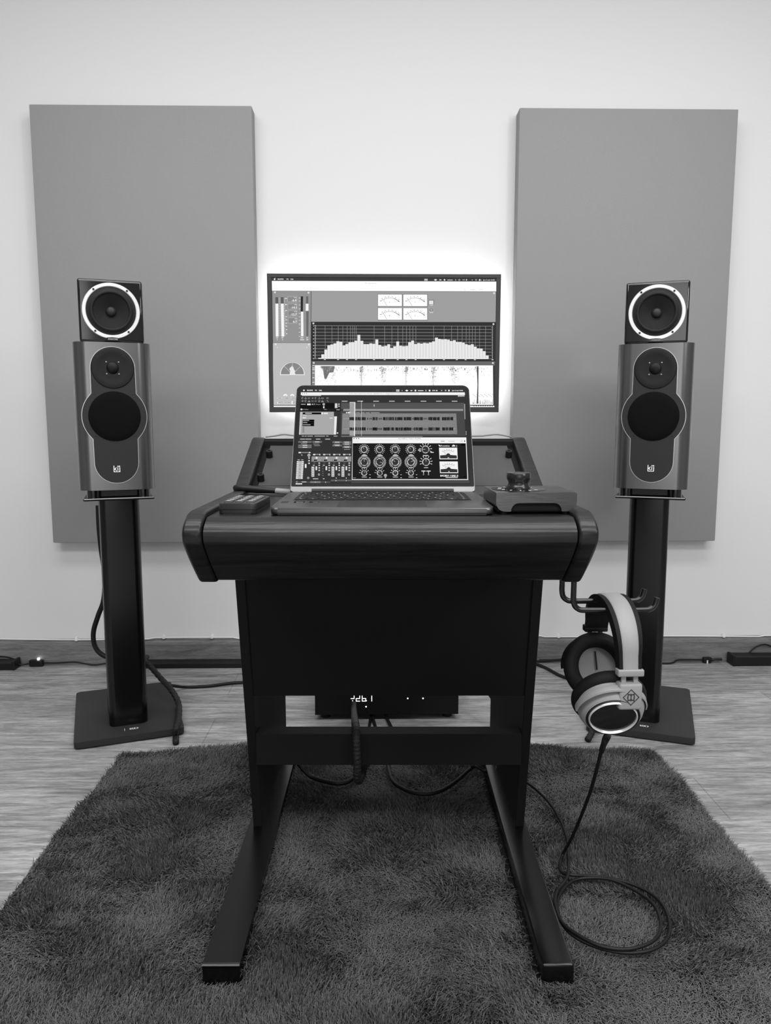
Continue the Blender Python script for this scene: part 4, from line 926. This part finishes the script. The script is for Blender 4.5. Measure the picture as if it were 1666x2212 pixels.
braided('braided_cable', 'braided black cable draped over the left stand base to the rug edge',
     [Vector((-0.74, 2.33, 0.13)), on_y(322, 1437, 2.32), on_y(348, 1466, 2.28), on_y(370, 1490, 2.22), on_z(386, 1520, 0.033), on_z(386, 1552, 0.032), on_z(381, 1572, 0.031), on_y(380, 1590, 2.02), on_z(380, 1604, 0.008)], 0.0085)
cord('floor_cord', 'black cord on the floor between the left stand and the desk', 'cord', [on_z(372, 1481, .03), on_z(400, 1484, .008), on_z(450, 1482, .006), on_z(522, 1474, .006), on_z(620, 1476, .006)], 0.005, CABLE)
bm = NB(); a_, b_ = on_z(310, 1430, 0).x, -0.10
prism(bm, [(WY-0.062, 0), (WY-0.018, 0), (WY-0.018, 0.018), (WY-0.026, 0.022), (WY-0.054, 0.022), (WY-0.062, 0.016)], 'x', a_, b_); tag(obj('cable_duct', bm, PLASTIC), 'low black duct along the baseboard behind the left stand', 'cable duct')
braided('braided_cable', 'braided black cable dropping to the floor behind the headphones',
     [Vector((0.735, 2.31, 0.15)), Vector((0.67, 2.26, 0.10)), Vector((0.625, 2.15, 0.05)), on_y(1288, 1560, 2.03), on_z(1280, 1580, 0.02), on_z(1270, 1598, 0.009)], 0.0085)
cord('floor_cord', 'black cord on the floor from behind the desk towards the right stand', 'cord', [on_z(1100, 1420, .006), on_z(1150, 1432, .006), on_z(1180, 1443, .006), on_z(1210, 1459, .006), on_z(1240, 1468, .006), on_z(1300, 1480, .006), Vector((0.74, 2.345, .012)), Vector((0.765, 2.345, .012))], 0.0055, CABLE)
cord('floor_cord', 'black cord bending down to the floor right of the rack unit', 'cord', [Vector((0.245, 2.34, .075)), Vector((0.275, 2.24, .095)), on_y(1058, 1500, 2.09), on_y(1068, 1535, 2.06), on_y(1080, 1570, 2.0), on_z(1100, 1610, .02), on_z(1110, 1640, .028)], 0.0055, CABLE)
cord('thin_wire', 'thin grey wire lying along the rear top edge of the desk', 'cord', [on_y(574, 944, 1.585), on_y(594, 941.5, 1.585), on_y(613, 938.5, 1.585), on_y(632, 940.5, 1.585), on_y(660, 942, 1.585), on_y(830, 942.5, 1.585), on_y(1020, 942, 1.585), on_y(1050, 940.5, 1.585), on_y(1075, 938.5, 1.585), on_y(1106, 944, 1.585)], 0.0016, mat('grey_cord', 0.5, 0.5), 6, 6)
# under the desk
braided('braided_cable', 'thick braided cable running from the rack unit over the desk cross bar',
        [on_y(764, 1521, 2.120), on_y(764.5, 1530, 2.05), on_y(766, 1548, 1.78), on_y(767.5, 1561, 1.52), on_y(769, 1573, 1.435), on_y(770, 1592, 1.405), on_y(771, 1622, 1.400), on_y(772, 1655, 1.402), on_y(772, 1680, 1.412), on_y(776, 1686, 1.432), on_y(781, 1676, 1.455), on_y(785, 1655, 1.475), on_y(787, 1620, 1.48)], 0.0078)
cord('floor_cord', 'thin black cord from under the rack unit, left one of a pair', 'cord', [on_z(802, 1543, .005), on_z(800, 1556, .005), on_z(797, 1575, .005), on_z(795, 1600, .024), on_z(793, 1640, .026)], 0.0042, CABLE)
cord('floor_cord', 'thin black cord from under the rack unit, right one of a pair', 'cord', [on_z(804, 1543, .005), on_z(807, 1556, .005), on_z(812, 1575, .005), on_z(815, 1600, .024), on_z(817, 1640, .026)], 0.0046, CABLE)
cord('looped_cord', 'black cord looping under the desk, right of the braided cable', 'cord', [on_z(832, 1541, .008), on_z(838, 1556, .007), on_z(847, 1576, .008), on_z(846, 1600, .026), on_z(838, 1640, .028), on_z(846, 1682, .03), on_z(868, 1702, .026), on_z(905, 1714, .024), on_z(945, 1711, .024), on_z(980, 1692, .026), on_z(1015, 1662, .03), on_y(1028, 1655, 1.74), on_y(1048, 1665, 1.735), on_y(1068, 1667, 1.72), on_y(1078, 1650, 1.74)], 0.0048, CABLE)
cord('looped_cord', 'black cord looping under the desk beside the left end board', 'cord', [on_y(640, 1640, 1.74), on_y(652, 1658, 1.73), on_z(672, 1677, .028), on_z(700, 1687, .024), on_z(728, 1692, .024), on_z(752, 1688, .026), on_z(768, 1676, .028), on_z(782, 1660, .024), on_z(800, 1640, .024)], 0.0055, CABLE)

# left: power bar end, inline plug, wires on the floor
pb = thing('power_bar', 'black bar-shaped adapter by the baseboard at the left edge', 'adapter', (-1.41, 2.615, 0))
bm = NB(); box(bm, -0.15, 0.155, -0.028, 0.02, 0, 0.027, 0.003); obj('housing', bm, PLASTIC, pb)
bm = NB(); box(bm, 0.148, 0.158, -0.029, 0.021, 0, 0.033, 0.002); obj('end_cap', bm, PLASTIC, pb)
ic = thing('inline_connector', 'small black inline connector with an added glow spot beside the left adapter', 'connector', (-1.195, 2.632, 0.011))
bm = NB(); prism(bm, rrect(0.048, 0.019, 0.006), 'z', -0.010, 0.011, 0.002, 2); obj('housing', bm, PLASTIC, ic, auto=40)
bm = NB(); box(bm, 0.002, 0.010, 0.0, 0.008, 0.011, 0.018, 0.002); obj('status_light', bm, glow('baseboard_spot_glow', 0.95, 5.0), ic, label='tiny added glow for the bright spot on the baseboard')  # glowing block added for the bright spot on the baseboard
cord('thin_wire', 'thin black wire from the left adapter to the inline connector', 'wire', [Vector((-1.255, 2.62, .012)), Vector((-1.24, 2.626, .008)), Vector((-1.215, 2.632, .011))], 0.003, CABLE)
cord('thin_wire', 'thin black wire from the inline connector to behind the left stand', 'wire', [Vector((-1.172, 2.632, .012)), Vector((-1.12, 2.63, .012)), Vector((-1.06, 2.632, .014)), Vector((-0.99, 2.628, .005)), Vector((-0.92, 2.635, .012)), Vector((-0.84, 2.638, .016)), Vector((-0.72, 2.62, .010))], 0.0028, CABLE)
cord('thin_wire', 'thin black wire along the baseboard bottom above the left adapter', 'wire', [Vector((-1.5, 2.641, .036)), Vector((-1.33, 2.641, .034)), Vector((-1.28, 2.638, .026)), Vector((-1.25, 2.630, .014))], 0.0022, CABLE)
# right: power bar, connector, wires
pr = thing('power_bar', 'black bar-shaped adapter by the baseboard at the right edge', 'adapter', (1.43, 2.612, 0))
bm = NB(); box(bm, -0.142, 0.15, -0.026, 0.022, 0, 0.036, 0.003); obj('housing', bm, PLASTIC, pr)
bm = NB(); box(bm, -0.150, -0.140, -0.027, 0.023, 0, 0.039, 0.002); obj('end_cap', bm, PLASTIC, pr)
cord('thin_wire', 'thin black wire arching over the right adapter', 'wire', [Vector((1.36, 2.632, .036)), Vector((1.385, 2.637, .055)), Vector((1.415, 2.637, .064)), Vector((1.445, 2.637, .055)), Vector((1.47, 2.632, .036))], 0.0025, CABLE)
ir = thing('inline_connector', 'small black inline connector beside the right adapter', 'connector', (1.205, 2.628, 0.010))
bm = NB(); prism(bm, rrect(0.03, 0.016, 0.005), 'z', -0.009, 0.010, 0.002, 2); obj('housing', bm, PLASTIC, ir, auto=40)
bm = NB(); tube(bm, [(0.015, 0, 0), (0.03, -0.002, 0.004), (0.052, -0.004, 0.004)], [0.006, 0.004, 0.005], 10); obj('plug', bm, PLASTIC, ir)
bm = NB(); box(bm, -0.005, -0.001, -0.012, -0.009, -0.0095, 0.002); obj('tag', bm, WHITEINK, ir)
cord('thin_wire', 'thin black wire from behind the right stand to the inline connector', 'wire', [Vector((0.60, 2.637, .010)), Vector((0.8, 2.635, .009)), Vector((0.95, 2.62, .006)), Vector((1.04, 2.61, .005)), Vector((1.075, 2.615, .005)), Vector((1.10, 2.627, .011)), Vector((1.14, 2.630, .011)), Vector((1.19, 2.629, .011))], 0.0032, CABLE)
cord('thin_wire', 'thin black wire at the baseboard between the desk and the hanging headphones', 'wire', [Vector((0.40, 2.638, .014)), Vector((0.50, 2.637, .014)), Vector((0.56, 2.634, .008)), Vector((0.61, 2.634, .008)), Vector((0.70, 2.638, .013))], 0.004, CABLE)

# ------------------------------------------------------------------ shaggy rug
rug_outline = [(-0.655, 1.893), (-0.60, 1.903), (-0.52, 1.917), (-0.45, 1.932), (-0.33, 1.948), (-0.1, 1.955), (0.15, 1.955), (0.30, 1.950), (0.428, 1.940), (0.50, 1.928), (0.55, 1.905), (0.60, 1.896), (0.66, 1.90), (0.735, 1.888),
               (0.745, 1.70), (0.738, 1.50), (0.742, 1.28), (0.745, 1.0), (0.745, 0.80), (-0.668, 0.80), (-0.670, 1.1), (-0.664, 1.27), (-0.668, 1.5), (-0.660, 1.7)]
rug = thing('rug', 'dark grey shaggy rug under the desk', 'rug')
bm = NB(); prism(bm, rug_outline, 'z', 0.0005, 0.005); obj('backing', bm, RUGBACK, rug)
bm = NB()
cx_, cy_ = 0.04, 1.4
ring_o = [(x+(0.004 if x > cx_ else -0.004), y+(0.003 if y > cy_ else -0.003)) for x, y in rug_outline]
prism(bm, ring_o, 'z', 0.0003, 0.0042); obj('edge_binding', bm, RUGTAPE, rug)
def vnoise(x, y, s, seed):
    r = np.random.default_rng(seed); g_ = r.uniform(-1, 1, (64, 64)); X = x*s+20; Y = y*s+20
    i = np.floor(X).astype(int); j = np.floor(Y).astype(int); fx = X-i; fy_ = Y-j; fx = fx*fx*(3-2*fx); fy_ = fy_*fy_*(3-2*fy_)
    a = g_[i % 64, j % 64]; b = g_[(i+1) % 64, j % 64]; c = g_[i % 64, (j+1) % 64]; d_ = g_[(i+1) % 64, (j+1) % 64]
    return (a*(1-fx)+b*fx)*(1-fy_)+(c*(1-fx)+d_*fx)*fy_
NS = 330000
x = rng.uniform(-0.67, 0.75, NS); y = 0.93+(1.96-0.93)*rng.uniform(0, 1, NS)
poly = np.array(rug_outline); inside = np.zeros(NS, bool); jx = len(poly)-1
for i in range(len(poly)):
    xi, yi = poly[i]; xj, yj = poly[jx]
    c = ((yi > y) != (yj > y)) & (x < (xj-xi)*(y-yi)/(yj-yi+1e-12)+xi); inside ^= c; jx = i
rails = ((np.abs(np.abs(x-0.024)-0.2598) < 0.0262) & (y > 1.070) & (y < 1.905))
keep = inside & ~rails; x = x[keep]; y = y[keep]; n = len(x)
ang = 2.6*vnoise(x, y, 5, 1)+1.6*vnoise(x, y, 13, 2)+0.9*vnoise(x, y, 30, 3)+rng.normal(0, 0.95, n)-PI/2+0.4
lean = np.clip(0.85+0.70*vnoise(x, y, 7, 4)+0.45*vnoise(x*0.6, y*1.4, 22, 5)+rng.normal(0, 0.22, n), 0.1, 1.75)
ln = rng.uniform(0.011, 0.018, n)*(1+0.25*vnoise(x, y, 11, 6))
wd = rng.uniform(0.0013, 0.0020, n)
dx, dy = np.cos(ang), np.sin(ang); fa = rng.uniform(0, 2*PI, n); px_, py_ = np.cos(fa), np.sin(fa)
V = np.zeros((n, 6, 3), np.float32)
# two-joint bent tuft: half way up it bends further over
for row, (t, bend, wk) in enumerate(((0.0, 0.0, 1.0), (0.55, 0.6, 0.95), (1.0, 1.0, 0.45))):
    l1 = np.minimum(t, 0.55)*ln; l2 = max(0, t-0.55)*ln; a1 = lean*0.55; a2 = np.clip(lean*1.25, 0, 1.9)
    hx_ = l1*np.sin(a1)+l2*np.sin(a2); hz = l1*np.cos(a1)+l2*np.cos(a2)
    for sd in (0, 1):
        o_ = (sd-0.5)*wd*wk
        V[:, row*2+sd, 0] = x+dx*hx_+px_*o_; V[:, row*2+sd, 1] = y+dy*hx_+py_*o_; V[:, row*2+sd, 2] = np.maximum(0.003, 0.004+hz)
me = bpy.data.meshes.new('pile'); me.vertices.add(n*6); me.vertices.foreach_set('co', V.reshape(-1))
b0 = (np.arange(n)*6)[:, None]; F = np.concatenate([b0+np.array([0, 1, 3, 2]), b0+np.array([2, 3, 5, 4])], 1).reshape(-1)
me.loops.add(n*8); me.loops.foreach_set('vertex_index', F.astype(np.int32)); me.polygons.add(n*2)
me.polygons.foreach_set('loop_start', (np.arange(n*2)*4).astype(np.int32)); me.polygons.foreach_set('loop_total', np.full(n*2, 4, np.int32))
me.polygons.foreach_set('use_smooth', np.ones(n*2, bool)); me.update(calc_edges=True)
PILE = mat('grey_rug_pile', 0.375, 0.75, spec=0.25, var=(900, 0.10, (1, 1, 1)))
me.materials.append(PILE); pile = bpy.data.objects.new('pile', me); COL.objects.link(pile); pile.parent = rug; pile['kind'] = 'stuff'

# ------------------------------------------------------------------ light
def area(name, loc, target, sx_, sy, power):
    l = bpy.data.lights.new(name, 'AREA'); l.shape = 'RECTANGLE'; l.size = sx_; l.size_y = sy; l.energy = power
    o = bpy.data.objects.new(name, l); COL.objects.link(o); o.location = loc
    o.rotation_euler = (Vector(target)-Vector(loc)).to_track_quat('-Z', 'Y').to_euler(); return o
area('ceiling_lamp', (0.1, 1.25, 2.62), (0.1, 1.25, 0), 3.2, 0.5, 40)
area('right_lamp', (1.9, -0.6, 1.9), (0.1, 2.6, 0.9), 0.45, 0.6, 14)
area('rear_fill_light', (0, -0.5, 2.64), (0, -0.5, 0), 4.2, 0.7, 92)  # added fill, no real fixture; evens out light on the front wall
area('window_light', (0, -2.38, 1.15), (0, 2, 1.15), 1.75, 1.7, 18)
wd_ = bpy.data.worlds.new('world'); scene.world = wd_; wd_.use_nodes = True
wd_.node_tree.nodes['Background'].inputs[0].default_value = (0.5, 0.5, 0.5, 1); wd_.node_tree.nodes['Background'].inputs[1].default_value = 0.0
